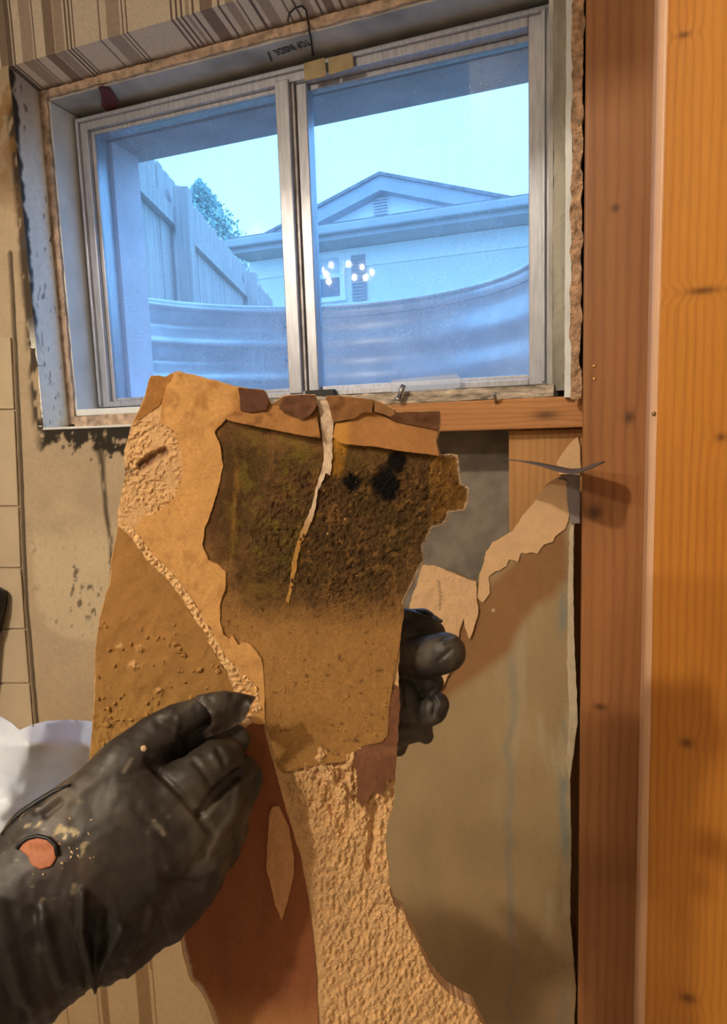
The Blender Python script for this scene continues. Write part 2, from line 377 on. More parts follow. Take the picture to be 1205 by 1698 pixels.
# white sill lips
struct(box('trim_6', (-.020, YF-.001, -.0385), (.46, -.06, -.0345), M['jamb'], None, .001))
struct(box('trim_7', (-.002, -.056, -.016), (.33, .0, -.004), M['jamb'], None, .002))
M['flaky'] = plain('flaking_sill_paint', (.42, .36, .29), .85, 0, .75, 70, .8, .003, sc_=(.5, 1, 1.6))
strip('trim_14', (.331, -.0195), (.82, -.003), -.056, M['flaky'], .003, 63, axis=0)
# inner jamb boards
struct(box('trim_8', (-.016, -.052, -.010), (-.002, .05, .5118), M['jamb'], None, .001))
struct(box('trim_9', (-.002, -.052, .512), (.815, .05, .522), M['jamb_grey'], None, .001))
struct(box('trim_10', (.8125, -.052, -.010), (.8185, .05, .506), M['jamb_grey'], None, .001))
# layered front edges of the right jamb: stained liner, white corner bead, crumbling gypsum
def rx(px, Y): return onY(px, 330, Y)[0]
struct(strip('trim_11', (rx(917, -.05), -.012), (rx(938, -.05), .62), -.050, plain('stained_jamb_edge', (.30, .28, .23), .8, 0, .45, 30, .7, .002, sc_=(1, 1, .25)), .003, 33))
struct(strip('trim_12', (rx(937, -.07), -.022), (rx(948, -.07), .64), -.070, M['jamb'], .002, 43))
struct(strip('trim_13', (rx(947, -.085), -.024), (rx(965, -.085), .66), -.085, plain('crumbled_gypsum_edge', srgb(184, 150, 120), .95, 0, .5, 110, 1., .004), .007, 53))

# ------------------------------------------------------------------ window
win = struct(root('window_1', 'aluminium sliding basement window', 'window', (.405, .02, 0)))
for k in ('label', 'category'): del win[k]
W_, H_ = .81, .503
xm = [onY(p, 400, .0)[0] for p in (469, 491, 496, 514)]
def fr(name, a, b, m=None, bev=.0015): return box(name, a, b, m or M['alu'], win, bev)
fr('frame_stile', (0, .0, 0), (.026, .05, H_)); fr('frame_stile', (W_-.029, .0, 0), (W_, .05, H_))
fr('frame_rail', (.026, .0, H_-.022), (W_-.029, .05, H_)); fr('frame_rail', (.026, .0, 0), (W_-.029, .05, .010))
fr('frame_lip', (.006, -.006, .004), (.011, .0, H_-.004), None, .0008); fr('frame_lip', (.011, -.006, H_-.010), (W_-.006, .0, H_-.005), None, .0008)
fr('frame_lip', (W_-.011, -.006, .004), (W_-.006, .0, H_-.010), None, .0008)
sash1 = fr('sash_stile', (xm[0], -.004, .006), (xm[1], .022, H_-.018)); fr('sash_stile', (.026, .008, .010), (.034, .022, H_-.022))
fr('sash_rail', (.034, .008, .010), (xm[0], .022, .016)); fr('sash_rail', (.034, .008, H_-.029), (xm[0], .022, H_-.022))
fr('sash_stile', (xm[2], .010, .010), (xm[3], .036, H_-.022)); fr('sash_rail', (xm[3], .020, .010), (W_-.029, .036, .017)); fr('sash_rail', (xm[3], .020, H_-.030), (W_-.029, .036, H_-.022))
fr('sash_groove', (xm[1], .004, .010), (xm[2], .03, H_-.022), M['alu_dirty'], 0)
def glass_mat():
    t = NT('dusty_window_glass')
    tr = t.n('ShaderNodeBsdfTransparent'); tr.inputs['Color'].default_value = (.93, .96, .98, 1)
    gl = t.n('ShaderNodeBsdfGlossy'); gl.inputs['Roughness'].default_value = .02
    tl = t.n('ShaderNodeBsdfTranslucent'); tl.inputs['Color'].default_value = (.70, .78, .92, 1)
    di = t.n('ShaderNodeBsdfDiffuse'); di.inputs['Color'].default_value = (.62, .60, .62, 1)
    dm = t.n('ShaderNodeMixShader'); dm.inputs[0].default_value = .30
    t.t.links.new(tl.outputs[0], dm.inputs[1]); t.t.links.new(di.outputs[0], dm.inputs[2])
    a = t.noise(5, 4); b = t.noise(260, 5, (1, 1, 1), .75); c = t.noise(30, 5, (3, 3, .5))
    d = t.math('MULTIPLY_ADD', a, .26, .075); d = t.math('MULTIPLY_ADD', t.math('POWER', b, 3.0), .45, d); d = t.math('MULTIPLY_ADD', t.math('SUBTRACT', c, .5), .14, d)
    x, y, z = t.sep()
    d = t.math('MINIMUM', t.math('MAXIMUM', d, .08), .75)
    m1 = t.n('ShaderNodeMixShader'); t.set(m1.inputs[0], d); t.t.links.new(tr.outputs[0], m1.inputs[1]); t.t.links.new(dm.outputs[0], m1.inputs[2])
    m2 = t.n('ShaderNodeMixShader'); fz = t.n('ShaderNodeFresnel'); fz.inputs['IOR'].default_value = 1.45
    t.set(m2.inputs[0], fz.outputs[0]); t.t.links.new(m1.outputs[0], m2.inputs[1]); t.t.links.new(gl.outputs[0], m2.inputs[2])
    t.t.links.new(m2.outputs[0], t.out.inputs['Surface']); return t.m
M['glass'] = glass_mat()
def pane(x0, x1, z0, z1, y):
    return under(mk('glass_pane', [(x0, y, z0), (x1, y, z0), (x1, y, z1), (x0, y, z1)], [(0, 1, 2, 3)], M['glass']), win)
pane(.033, xm[0]+.002, .012, H_-.024, .015); pane(xm[3]-.002, W_-.028, .012, H_-.024, .028)

# exterior wall reveal around the window
ext = plain('exterior_painted_concrete', (.74, .68, .76), .85, 0, .12, 12, .4, .002)
struct(box('wall_exterior_left', (-2.5, .052, -1.2), (.034, .125, .478), ext)); struct(box('wall_exterior_right', (.80, .052, -1.2), (3.0, .125, .478), ext))
struct(box('wall_exterior_top', (-2.5, .052, .478), (3.0, .150, 1.9), plain('exterior_soffit_board', (.40, .37, .39), .8, 0, .2, 14, .4, .002)))
struct(box('wall_exterior_bottom', (.034, .052, -1.2), (.80, .125, .006), ext))

# ------------------------------------------------------------------ bare structure right of / below the window
struct(box('wall_foundation', (-.3, .045, -1.65), (2.5, .0515, -.045), M['concrete']))
struct(box('wall_cavity', (.82, .03, -.045), (2.5, .05, 1.65), plain('dark_wall_cavity', (.08, .06, .045), .9)))
def wx(px, py, Y): return onY(px, py, Y)[0]
def wz(px, py, Y): return onY(px, py, Y)[2]
RED = (srgb(164, 112, 66), srgb(112, 70, 40))
kn = lambda px, py, Y, a, b: (wx(px, py, Y), wz(px, py, Y), a, b)
m = wood('pine_sill_lumber', srgb(196, 140, 84), srgb(146, 94, 52), 140, [(wz(905, 688, -.06), wx(905, 688, -.06), .008, .022)], .01, .6, True)
tag(box('sill_board', (.30, -.060, -.062), (.862, .019, -.020), m, None, .002), 'horizontal pine board with a dark knot directly under the window sill', 'board')
m = wood('pine_block', srgb(190, 142, 86), srgb(146, 98, 54), 90, [], .02, .6)
tag(box('wood_post', (wx(843, 760, -.035), -.035, -1.65), (.864, .019, -.0635), m, None, .002), 'upright pine post between bare concrete and the reddish stud, below the sill board', 'wood post')
m = wood('stud_wood', RED[0], RED[1], 75, [kn(1020, 345, -.1, .006, .006), kn(1043, 692, -.1, .008, .010), kn(995, 1172, -.1, .009, .006), kn(985, 850, -.1, .012, .012)], .022, .5)
st = tag(box('wall_stud', (wx(964, 850, -.1), -.100, -1.65), (.975, .019, 1.65), m, None, .004, 3), 'reddish pine wall stud standing right beside the window jamb', 'stud')
YB = -.19
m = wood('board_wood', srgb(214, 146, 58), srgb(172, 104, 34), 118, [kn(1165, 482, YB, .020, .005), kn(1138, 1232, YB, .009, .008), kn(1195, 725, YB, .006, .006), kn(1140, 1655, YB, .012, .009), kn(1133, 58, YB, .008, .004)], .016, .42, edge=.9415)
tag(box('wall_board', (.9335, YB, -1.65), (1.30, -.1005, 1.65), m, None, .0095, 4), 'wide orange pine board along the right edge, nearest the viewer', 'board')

# remaining drywall below right with torn paper layers
YD = -.085
dw = root('drywall_sheet', 'smeared grey-beige drywall with torn paper layers left of the stud', 'drywall', tuple(onY(800, 1300, YD)))
M['paperlayer'] = attr_mat('torn_drywall_paper', .9, 500, .14, .35, .0004)
M['gypsum'] = attr_mat('exposed_gypsum', .95, 420, .16, .6, .0007)
def wall_sheet(name, poly, Y, colf, sp=4, jag=2, th=.012, seed=0, relief=0.0, parent=dw, m=None):
    p, T = cdt(poly, sp, jag, seed); px, py = p[:, 0], p[:, 1]
    V = onY(px, py, Y); V[:, 1] -= relief*fbm(px/9, py/14, 4, seed+3)
    v, fc = shell(V, T, np.array([0, th, 0])); c = colf(px, py)
    return mk(name, v, fc, m or M['paperlayer'], parent, False, np.concatenate([c, c]))
PEACH = srgb(216, 180, 138)
def col_base(px, py):
    n = fbm(px/45, py/90, 4, 5); c = np.tile(srgb(158, 138, 104), (len(px), 1))*(.84+.32*n)[:, None]
    c = lerp(c, srgb(176, 164, 136), sm(.5, .75, fbm(px/30, py/120, 4, 8))*sm(790, 900, px)*.7)
    c = lerp(c, srgb(122, 128, 126), sm(9, 2, np.abs(px-(848+5*(fbm(px*0, py/60, 2, 3)-.5)*4)))*sm(1060, 1120, py)*.45)
    c = lerp(c, srgb(120, 132, 132), sm(14, 2, np.abs(px-935))*sm(.4, .65, fbm(px/12, py/50, 3, 77))*.7)
    br = [(780, 1000), (938, 850), (944, 960), (927, 974), (918, 987), (889, 1006), (870, 1028), (858, 1050), (845, 1081), (800, 1115), (745, 1155), (690, 1200), (640, 1100), (700, 1000)]
    c = lerp(c, srgb(142, 106, 70)*(.9+.2*n)[:, None], soft_in(px, py, br, 7+10*fbm(px/15, py/15, 3, 9)))
    s = soft_in(px, py, [(640, 1500), (960, 1560), (960, 2100), (600, 2100)], 60); c = lerp(c, srgb(128, 100, 72), s*.55)  # browner towards the bottom: part smear, part painted shade
    sp = sm(3, 1, np.hypot(px-816, py-1011)); return lerp(c, srgb(235, 225, 205), sp)
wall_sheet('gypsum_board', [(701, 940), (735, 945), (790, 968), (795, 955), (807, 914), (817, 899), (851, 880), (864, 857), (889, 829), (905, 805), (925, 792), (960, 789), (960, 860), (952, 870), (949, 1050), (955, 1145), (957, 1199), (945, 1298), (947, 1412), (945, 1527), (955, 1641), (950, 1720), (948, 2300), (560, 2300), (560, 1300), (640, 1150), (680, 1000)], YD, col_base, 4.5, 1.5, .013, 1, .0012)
pc = lambda px, py: PEACH*(.9+.18*fbm(px/12, py/12, 4, 6))[:, None]
wall_sheet('paper_layer', [(889, 829), (864, 857), (851, 880), (817, 899), (807, 914), (795, 955), (790, 990), (800, 1000), (812, 984), (810, 955), (839, 938), (845, 927), (858, 930), (864, 917), (892, 917), (902, 902), (918, 898), (921, 889), (938, 875), (943, 862), (940, 800), (925, 792), (905, 805)], YD-.0025, pc, 4, 2.5, .0024, 2, .0006)
wall_sheet('paper_layer', [(701, 937), (722, 937), (735, 942), (760, 954), (790, 965), (791, 1000), (793, 1018), (786, 1040), (779, 1059), (772, 1040), (768, 1025), (763, 1045), (757, 1100), (749, 1109), (735, 1137), (715, 1160), (690, 1120), (680, 1000)], YD-.0035, lambda a, b: pc(a, b)*(1-.5*sm(2.2, .6, seg_d(a, b, [(727, 960), (731, 990), (729, 1010)]))[:, None]), 3.5, 2, .0034, 4, .004)
wall_sheet('paper_layer', [(957, 724), (962, 740), (962, 787), (926, 787), (922, 766), (930, 755), (944, 736)], -.040, pc, 3, 2, .003, 6, .001)
wall_sheet('paper_layer', [(944, 868), (951, 872), (950, 960), (951, 1045), (956, 1145), (958, 1196), (944, 1296), (938, 1260), (944, 1190), (940, 1100), (941, 980)], YD-.003, lambda a, b: srgb(190, 178, 152)*(.85+.3*fbm(a/5, b/20, 3, 2))[:, None], 4, 1.5, .0028, 8, .002)
M['dark_paper'] = plain('dark_grey_torn_paper', srgb(96, 84, 78), .8, 0, .25, 80, .4, .0005)
# curled horizontal flap sticking out of the tear
def flap():
    A = [(831, 768), (839, 761), (856, 763), (877, 767), (900, 773), (921, 780), (949, 786), (960, 783), (971, 779), (988, 772), (1003, 765)]
    B = [(834, 766), (843, 762), (860, 763), (882, 765), (905, 769), (925, 773), (945, 777), (957, 777), (968, 775), (984, 769), (1002, 764)]
    ny = 8; V = []
    for j in range(ny):
        t = j/(ny-1)
        for i, ((ax, ay), (bx, by)) in enumerate(zip(A, B)):
            sp_ = math.sin(math.pi*(i+.35)/(len(A)-.3))
            a = onY(ax, ay, -.16-.055*sp_); b = onY(bx, by, -.16-.055*sp_ + .115*sp_+.004); V.append(a*(1-t)+b*t)
    V = np.array(V); n = len(A); q = [(j*n+i, j*n+i+1, (j+1)*n+i+1, (j+1)*n+i) for j in range(ny-1) for i in range(n-1)]
    v, fc = shell(V, np.array(q), np.array([0, 0, -.0012]), (0.9, -.3, 2)); return mk('torn_flap', v, fc, M['dark_paper'], None, True)
tag(flap(), 'thin dark curled strip of torn paper sticking out beside the stud', 'torn strip')
hb = mk('x', [], [], None); bpy.data.objects.remove(hb)
wall_sheet('paper_backing', [(938, 789), (961, 789), (961, 868), (946, 866), (940, 830)], YD-.004, lambda a, b: np.tile(srgb(140, 128, 128), (len(a), 1)), 4, 1, .0036, 12, .001)

# ------------------------------------------------------------------ the held drywall piece
D0 = .42
dp = root('drywall_piece', 'large torn piece of mouldy brown-papered drywall held up by two black gloves', 'drywall piece', tuple(cp(450, 1000, D0)))
OUT = [(246, 629), (250, 623), (262, 622), (275, 624), (284, 619), (292, 615), (324, 622), (397, 642), (437, 646), (449, 671), (469, 657), (480, 655), (522, 654), (526, 664), (540, 664), (541, 657), (553, 655), (618, 662), (630, 667), (652, 678), (656, 683), (711, 681), (730, 681), (730, 713), (724, 733), (730, 753), (748, 752), (759, 754), (762, 778), (765, 801), (779, 809), (776, 832), (771, 847), (745, 851), (741, 865), (728, 873), (717, 875), (706, 898), (701, 905), (704, 928), (694, 947), (680, 976), (669, 998), (669, 1022), (663, 1068), (660, 1120), (663, 1160), (660, 1220), (657, 1258), (655, 1287), (653, 1332), (648, 1350), (641, 1371), (639, 1402), (644, 1437), (646, 1479), (653, 1503), (670, 1514), (677, 1535), (691, 1559), (700, 1583), (718, 1619), (741, 1645), (772, 1664), (787, 1672), (791, 1684), (800, 1700), (835, 1770), (400, 1790), (375, 1740), (355, 1698), (345, 1668), (330, 1640), (315, 1625), (302, 1580), (298, 1550), (270, 1470), (235, 1390), (190, 1320), (157, 1266), (148, 1261), (153, 1199), (157, 1142), (157, 1086), (161, 1052), (164, 1029), (174, 987), (182, 967), (184, 930), (194, 883), (196, 871), (195, 847), (201, 821), (208, 780), (205, 751), (212, 725), (218, 702), (231, 678), (240, 655)]
def warp(px, py):
    return .010*((px-450)/300)**2*.6 + .006*np.sin((py-600)/420) + .004*sm(300, 200, px)*sm(900, 650, py)
def piece_part(name, poly, h, colf, sp=3.0, jag=1.5, th=None, seed=0, relief=None, m=None, parent=dp, smooth=False):
    p, T = cdt(poly, sp, jag, seed); px, py = p[:, 0], p[:, 1]
    hh = h(px, py) if callable(h) else np.full(len(px), h)
    if relief is not None: hh = hh + relief(px, py)
    V = cp(px, py, D0+warp(px, py)-hh); v, fc = shell(V, T, FW*(th if th else .0006)); c = colf(px, py)
    return mk(name, v, fc, m or M['paperlayer'], parent, smooth, np.concatenate([c, c]))
GYP = srgb(212, 172, 122)
LOWR = [(440, 1200), (640, 1225), (660, 1225), (660, 1790), (840, 1790), (840, 1698), (640, 1480), (530, 1790), (525, 1600), (515, 1500), (500, 1420), (475, 1340), (462, 1290)]
def gyp_relief(px, py):
    low = sm(1225, 1260, py)*sm(2, 16, px-np.interp(py, [1225, 1285, 1340, 1420, 1500, 1600, 1700], [440, 458, 474, 499, 514, 524, 530]))
    ul = soft_in(px, py, [(205, 690), (290, 690), (305, 760), (300, 850), (240, 860), (195, 860)], 14)
    a = (fbm(px/5.0, py/9.0, 4, 3)-.5)*.0042*low + (fbm(px/26, py/40, 3, 6)-.5)*.005*low*sm(1500, 1290, py)
    # stepped crumbs near the paper edge
    st = np.round(fbm(px/16, py/30, 3, 12)*5)/5; a = a + (st-.5)*.008*low*sm(1500, 1280, py)
    a = a + (fbm(px/5, py/4, 4, 13)-.45)*.0036*ul*sm(.3, .55, fbm(px/30, py/30, 2, 88)) + (fbm(px/3, py/3, 3, 15)-.5)*.0006
    a = a - .004*sm(12, 3, seg_d(px, py, [(236, 772), (255, 758), (272, 750)]))*ul
    # shade-catching groove strips at the right border
    a = a - .003*sm(9, 3, seg_d(px, py, [(622, 1335), (616, 1400), (612, 1440)]))
    return a
def gyp_col(px, py):
    n = fbm(px/14, py/14, 4, 7); c = np.tile(GYP, (len(px), 1))*(.88+.2*n)[:, None]
    c = lerp(c, srgb(120, 84, 66), sm(11, 5, seg_d(px, py, [(236, 772), (255, 758), (272, 750)]))*.9)
    c = lerp(c, srgb(84, 58, 34), sm(10, 2, seg_d(px, py, [(208, 780), (216, 782)]))*.8)
    return lerp(c, srgb(196, 160, 116), sm(.5, .7, fbm(px/30, py/30, 3, 17))*.5)
piece_part('gypsum_core', OUT, 0.0, gyp_col, 3.0, 1.6, .011, 1, gyp_relief, M['gypsum'])

# centre brown paper ----------------------------------------------------
CEN = [(397, 643), (437, 647), (449, 672), (469, 658), (480, 656), (522, 655), (526, 665), (540, 665), (541, 658), (553, 656), (618, 663), (630, 668), (652, 679), (656, 684), (711, 682), (729, 682), (729, 713), (723, 733), (729, 754), (748, 753), (758, 755), (761, 778), (764, 801), (778, 809), (775, 832), (770, 846), (744, 850), (740, 864), (727, 872), (716, 875), (705, 898), (700, 905), (703, 928), (693, 947), (679, 976), (668, 998), (668, 1022), (662, 1068), (651, 1133), (645, 1180), (642, 1219), (634, 1230), (600, 1238), (590, 1246), (575, 1262), (545, 1266), (520, 1270), (495, 1275), (470, 1283), (460, 1272), (448, 1225), (440, 1199), (438, 1142), (435, 1100), (425, 1080), (405, 1066), (380, 1058), (366, 1045), (358, 1020), (362, 990), (368, 970), (355, 945), (335, 930), (328, 905), (332, 876), (342, 847), (355, 809), (360, 774), (357, 745), (348, 716), (365, 697), (385, 680), (390, 660)]
def cen_col(px, py):
    n = fbm(px/30, py/30, 5, 21); n2 = fbm(px/9, py/9, 4, 23)
    c = np.tile(srgb(166, 124, 70), (len(px), 1))
    up = sm(1090, 930, py+60*(n-.5)); c = lerp(c, srgb(144, 106, 62), up)
    fz = up*soft_in(px, py, [(500, 770), (740, 760), (770, 800), (700, 930), (650, 1000), (540, 1010), (470, 960), (490, 860)], 40); c = lerp(c, srgb(118, 86, 50), fz*.9)
    dk = soft_in(px, py, [(330, 850), (372, 700), (420, 705), (440, 760), (385, 930), (360, 940)], 16); c = lerp(c, srgb(98, 68, 38), dk*.75)
    dk2 = sm(95, 10, np.hypot((px-455)/1.0, (py-930)/1.2)); c = lerp(c, srgb(104, 82, 36), dk2*.55)
    c = lerp(c, srgb(116, 94, 46), sm(.5, .72, fbm(px/60, py/50, 3, 27))*up*.5)
    c = lerp(c, srgb(80, 56, 32), sm(.60, .74, fbm(px/13, py/13, 5, 29))*up*.45)
    c = lerp(c, srgb(84, 56, 28), sm(.74, .78, fbm(px/9, py/9, 3, 35))*sm(700, 900, py)*.6)
    cr = seg_d(px, py, [(390, 735), (394, 800), (388, 880), (376, 960)]); c = lerp(c, srgb(186, 140, 66), sm(9, 0, cr)*sm(720, 800, py)*sm(.3, .6, fbm(px/8, py/40, 3, 2))*.7)
    yl = soft_in(px, py, [(552, 725), (575, 735), (568, 780), (562, 790), (550, 790)], 6); c = lerp(c, srgb(206, 148, 52), yl)
    rt = soft_in(px, py, [(716, 770), (727, 756), (760, 757), (766, 803), (778, 810), (772, 845), (740, 852), (715, 875), (714, 800)], 4); c = lerp(c, srgb(160, 114, 52), rt*.85)
    c = lerp(c, srgb(190, 146, 60), sm(3, 1, seg_d(px, py, [(729, 756), (716, 770), (712, 790), (715, 830)]))*.8)
    for x, y, r_ in ((465, 1212, 3), (567, 1200, 4), (637, 1012, 3), (520, 1110, 2.5), (560, 1090, 2), (600, 1150, 2), (395, 742, 4)):
        c = lerp(c, srgb(96, 62, 26), sm(r_, r_*.4, np.hypot(px-x, py-y))*.8)
    # olive and yellow mottling, darker damp patches
    c = lerp(c, srgb(150, 128, 52), sm(.54, .66, fbm(px/17, py/15, 4, 201))*up*soft_in(px, py, [(380, 720), (520, 730), (520, 860), (480, 1000), (385, 980)], 30)*.6)
    c = lerp(c, srgb(66, 44, 26), sm(.50, .64, fbm(px/20, py/20, 4, 203)+.10*soft_in(px, py, [(332, 840), (368, 800), (372, 930), (335, 925)], 12)+.10*sm(40, 5, np.hypot(px-455, py-940)))*up*.32)
    c = lerp(c, srgb(178, 132, 70), sm(.58, .68, fbm(px/11, py/11, 4, 205))*fz*.55)
    # black mould
    w_ = 14*(fbm(px/9, py/9, 4, 31)-.5)
    for x, y, rx_, ry_ in ((640, 800, 28, 30), (658, 766, 18, 20), (645, 820, 14, 14), (583, 799, 17, 16)):
        d = np.hypot((px-x)/rx_, (py-y)/ry_)+w_/26; c = lerp(c, srgb(10, 10, 10), sm(1.12, .62, d)*.97)
    ed = seg_d(px, py, [(730, 681), (730, 713), (724, 733), (730, 753), (748, 752), (759, 754), (762, 778), (765, 801), (779, 809), (776, 832), (771, 847), (745, 851), (741, 865), (728, 873), (717, 875), (706, 898), (701, 905), (704, 928), (694, 947), (680, 976), (669, 998)])
    c = lerp(c, srgb(226, 204, 176), sm(4.5, 1.5, ed+3*(fbm(px/7, py/7, 2, 207)-.5))*.9)
    return c*(.90+.2*n2)[:, None]
def cen_rel(px, py):
    up = sm(1080, 960, py); fz = soft_in(px, py, [(480, 770), (740, 760), (770, 800), (700, 930), (650, 1000), (540, 1010), (440, 960), (400, 860)], 40)
    a = (fbm(px/5, py/5, 4, 41)-.5)*.0034*fz + (fbm(px/22, py/22, 3, 43)-.5)*.0012
    cr = seg_d(px, py, [(390, 735), (394, 800), (388, 880), (376, 960)]); a = a + .0004*sm(12, 1, cr)
    return a + .0006*sm(.74, .84, fbm(px/8, py/8, 3, 47))*sm(700, 1250, py)
t = NT('fuzzy_brown_paper'); at_ = t.n('ShaderNodeAttribute', attribute_name='Col'); f = t.noise(500, 5, None, .65)
hgt = t.math('MULTIPLY', t.math('ADD', t.noise(380, 6, None, .7), t.noise(900, 4, None, .6)), at_.outputs['Alpha'])
M['fuzzy'] = t.bsdf(t.mix(1.0, at_.outputs['Color'], t.ramp(f, [(.3, (.78, .78, .78)), (.7, (1.08, 1.08, 1.08))]), 'MULTIPLY'), .9, 0, t.bump(hgt, 1.0, .0045), .2)
piece_part('brown_paper', CEN, .0012, lambda a, b: np.concatenate([np.clip(cen_col(a, b), 0, 1), (.10+.9*sm(1060, 960, b)*soft_in(a, b, [(380, 740), (740, 755), (775, 800), (700, 930), (650, 1010), (540, 1030), (400, 1000), (370, 860)], 45))[:, None]], 1), 2.4, 1.2, .0011, 3, cen_rel, M['fuzzy'])

# smooth peach paper, upper left ----------------------------------------
PCH = [(292, 617), (324, 624), (396, 643), (398, 675), (382, 687), (371, 699), (356, 716), (366, 745), (369, 774), (363, 809), (350, 847), (339, 876), (336, 905), (345, 928), (365, 940), (374, 948), (374, 978), (366, 993), (364, 1029), (371, 1052), (380, 1060), (385, 1054), (395, 1069), (411, 1066), (425, 1080), (435, 1100), (438, 1142), (439, 1200), (420, 1200), (404, 1140), (393, 1112), (368, 1080), (350, 1045), (337, 1026), (318, 992), (288, 953), (258, 925), (232, 893), (222, 876), (236, 858), (262, 850), (290, 826), (303, 790), (300, 745), (288, 715), (266, 700), (268, 668), (276, 640)]
def pch_col(px, py):
    n = fbm(px/40, py/40, 4, 51); c = np.tile(srgb(208, 158, 96), (len(px), 1))*(.92+.16*n)[:, None]
    c = lerp(c, srgb(172, 122, 68), sm(.5, .68, fbm(px/22, py/28, 4, 53))*sm(760, 680, py)*.7)
    c = lerp(c, srgb(176, 130, 76), sm(.52, .7, fbm(px/15, py/15, 4, 55))*sm(850, 900, py)*.5)
    c = lerp(c, srgb(150, 106, 62), sm(.74, .80, fbm(px/4, py/4, 3, 57))*.4)
    return lerp(c, srgb(166, 118, 62), sm(14, 2, seg_d(px, py, [(392, 655), (394, 680), (366, 706)]))*.6)
piece_part('peach_paper', PCH, lambda a, b: .0022+.0035*sm(1100, 1180, b)*0, pch_col, 3.2, 2.0, .0021, 5, lambda a, b: (fbm(a/30, b/30, 3, 59)-.5)*.0016 + (fbm(a/4, b/4, 3, 58)-.5)*.0003)

# mustard paper, lower left -----------------------------------------------
MUS = [(196, 873), (216, 890), (244, 930), (273, 955), (304, 995), (321, 1026), (337, 1045), (354, 1082), (377, 1116), (388, 1144), (400, 1200), (330, 1300), (240, 1330), (185, 1312), (168, 1282), (165, 1248), (157, 1264), (149, 1259), (154, 1199), (158, 1142), (158, 1086), (162, 1052), (165, 1029), (175, 987), (183, 967), (185, 930)]
def mus_col(px, py):
    n = fbm(px/35, py/35, 4, 61); c = np.tile(srgb(160, 118, 66), (len(px), 1))*(.9+.2*n)[:, None]
    c = lerp(c, srgb(164, 126, 68), sm(1050, 1200, py)*.6)
    g = sm(12, 3, seg_d(px, py, [(195, 1072), (222, 1110), (236, 1070)]))*0
    g = np.maximum(sm(11, 4, np.hypot(px-222, py-1104)), np.maximum(sm(9, 3, np.hypot(px-232, py-1076)), np.maximum(sm(9, 3, np.hypot(px-263, py-1148)), sm(8, 3, np.hypot(px-197, py-1070)))))
    c = lerp(c, srgb(206, 164, 112), g*sm(.4, .55, fbm(px/6, py/6, 3, 63)))
    return lerp(c, srgb(120, 82, 40), sm(.6, .72, fbm(px/8, py/16, 4, 65))*sm(1130, 1200, py)*.5)
def mus_rel(px, py):
    k = sm(1040, 1120, py)*sm(330, 230, px)
    g = np.maximum(sm(12, 4, np.hypot(px-222, py-1104)), np.maximum(sm(9, 3, np.hypot(px-232, py-1076)), sm(10, 3, np.hypot(px-263, py-1148))))
    return (fbm(px/28, py/28, 3, 67)-.5)*.002 + k*(fbm(px/7, py/14, 4, 69)-.5)*.0018*sm(1100, 1220, py) + g*.0022*fbm(px/4, py/4, 3, 71) + .0014*sm(.74, .86, fbm(px/9, py/9, 2, 73))*sm(1000, 1060, py)
piece_part('mustard_paper', MUS, .0010, mus_col, 3.0, 1.2, .0009, 7, mus_rel)
piece_part('edge_paper', [(247, 630), (251, 624), (262, 623), (275, 625), (284, 620), (288, 624), (274, 650), (264, 672), (246, 684), (228, 698), (220, 703), (232, 679), (241, 656)], .0008, lambda a, b: srgb(160, 112, 58)*(.85+.3*fbm(a/10, b/10, 3, 75))[:, None], 3, 1, .0007, 9, lambda a, b: (fbm(a/9, b/9, 3, 76)-.5)*.001)
# crumbly gypsum ridge along the diagonal tear
RDG = [(196, 868), (206, 868), (222, 876), (232, 893), (258, 925), (288, 953), (318, 992), (337, 1026), (350, 1045), (368, 1080), (393, 1108), (410, 1120), (425, 1140), (432, 1175), (424, 1200), (398, 1180), (388, 1146), (377, 1116), (354, 1082), (337, 1045), (321, 1026), (304, 995), (273, 955), (244, 930), (216, 890)]
piece_part('gypsum_ridge', RDG, .0014, lambda a, b: srgb(222, 182, 130)*(.8+.4*fbm(a/5, b/5, 3, 81))[:, None], 2.2, 2.2, .0012, 11, lambda a, b: .0042*np.maximum(0, fbm(a/5, b/5, 4, 83)-.32), M['gypsum'])
# brown paper on the lower part, with the hand's shade painted into its colour
LOW = [(424, 1196), (436, 1198), (443, 1230), (458, 1285), (473, 1340), (498, 1420), (513, 1500), (523, 1600), (528, 1700), (533, 1788), (402, 1788), (377, 1738), (358, 1698), (348, 1668), (333, 1640), (318, 1625), (305, 1580), (301, 1550), (273, 1470), (238, 1390), (196, 1322), (300, 1280)]
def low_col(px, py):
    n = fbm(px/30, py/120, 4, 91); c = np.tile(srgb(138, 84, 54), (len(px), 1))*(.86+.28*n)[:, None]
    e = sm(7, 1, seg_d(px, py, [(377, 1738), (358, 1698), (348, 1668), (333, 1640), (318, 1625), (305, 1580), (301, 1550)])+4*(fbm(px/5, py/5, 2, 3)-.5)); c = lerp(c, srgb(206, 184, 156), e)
    return lerp(c, srgb(190, 140, 88), sm(1630, 1720, py)*.5)  # lighter foot painted where the hand's shade ends
piece_part('lower_shaded_brown_paper', LOW, .0009, low_col, 3.5, 1.2, .0008, 13, lambda a, b: (fbm(a/30, b/60, 3, 93)-.5)*.0015)
piece_part('lower_shaded_brown_paper', [(651, 1133), (661, 1140), (662, 1165), (659, 1220), (656, 1258), (654, 1292), (640, 1296), (632, 1318), (616, 1312), (600, 1340), (590, 1322), (594, 1290), (584, 1262), (590, 1246), (600, 1238), (634, 1230), (642, 1219), (645, 1180)], lambda a, b: .0008+.0024*sm(1235, 1255, b), lambda a, b: srgb(120, 80, 56)*(.85+.3*fbm(a/8, b/14, 3, 97))[:, None], 3, 3.0, .0012, 35, lambda a, b: (fbm(a/14, b/20, 3, 98)-.5)*.0012)  # ragged brown patch standing in for the shade under the paper edge
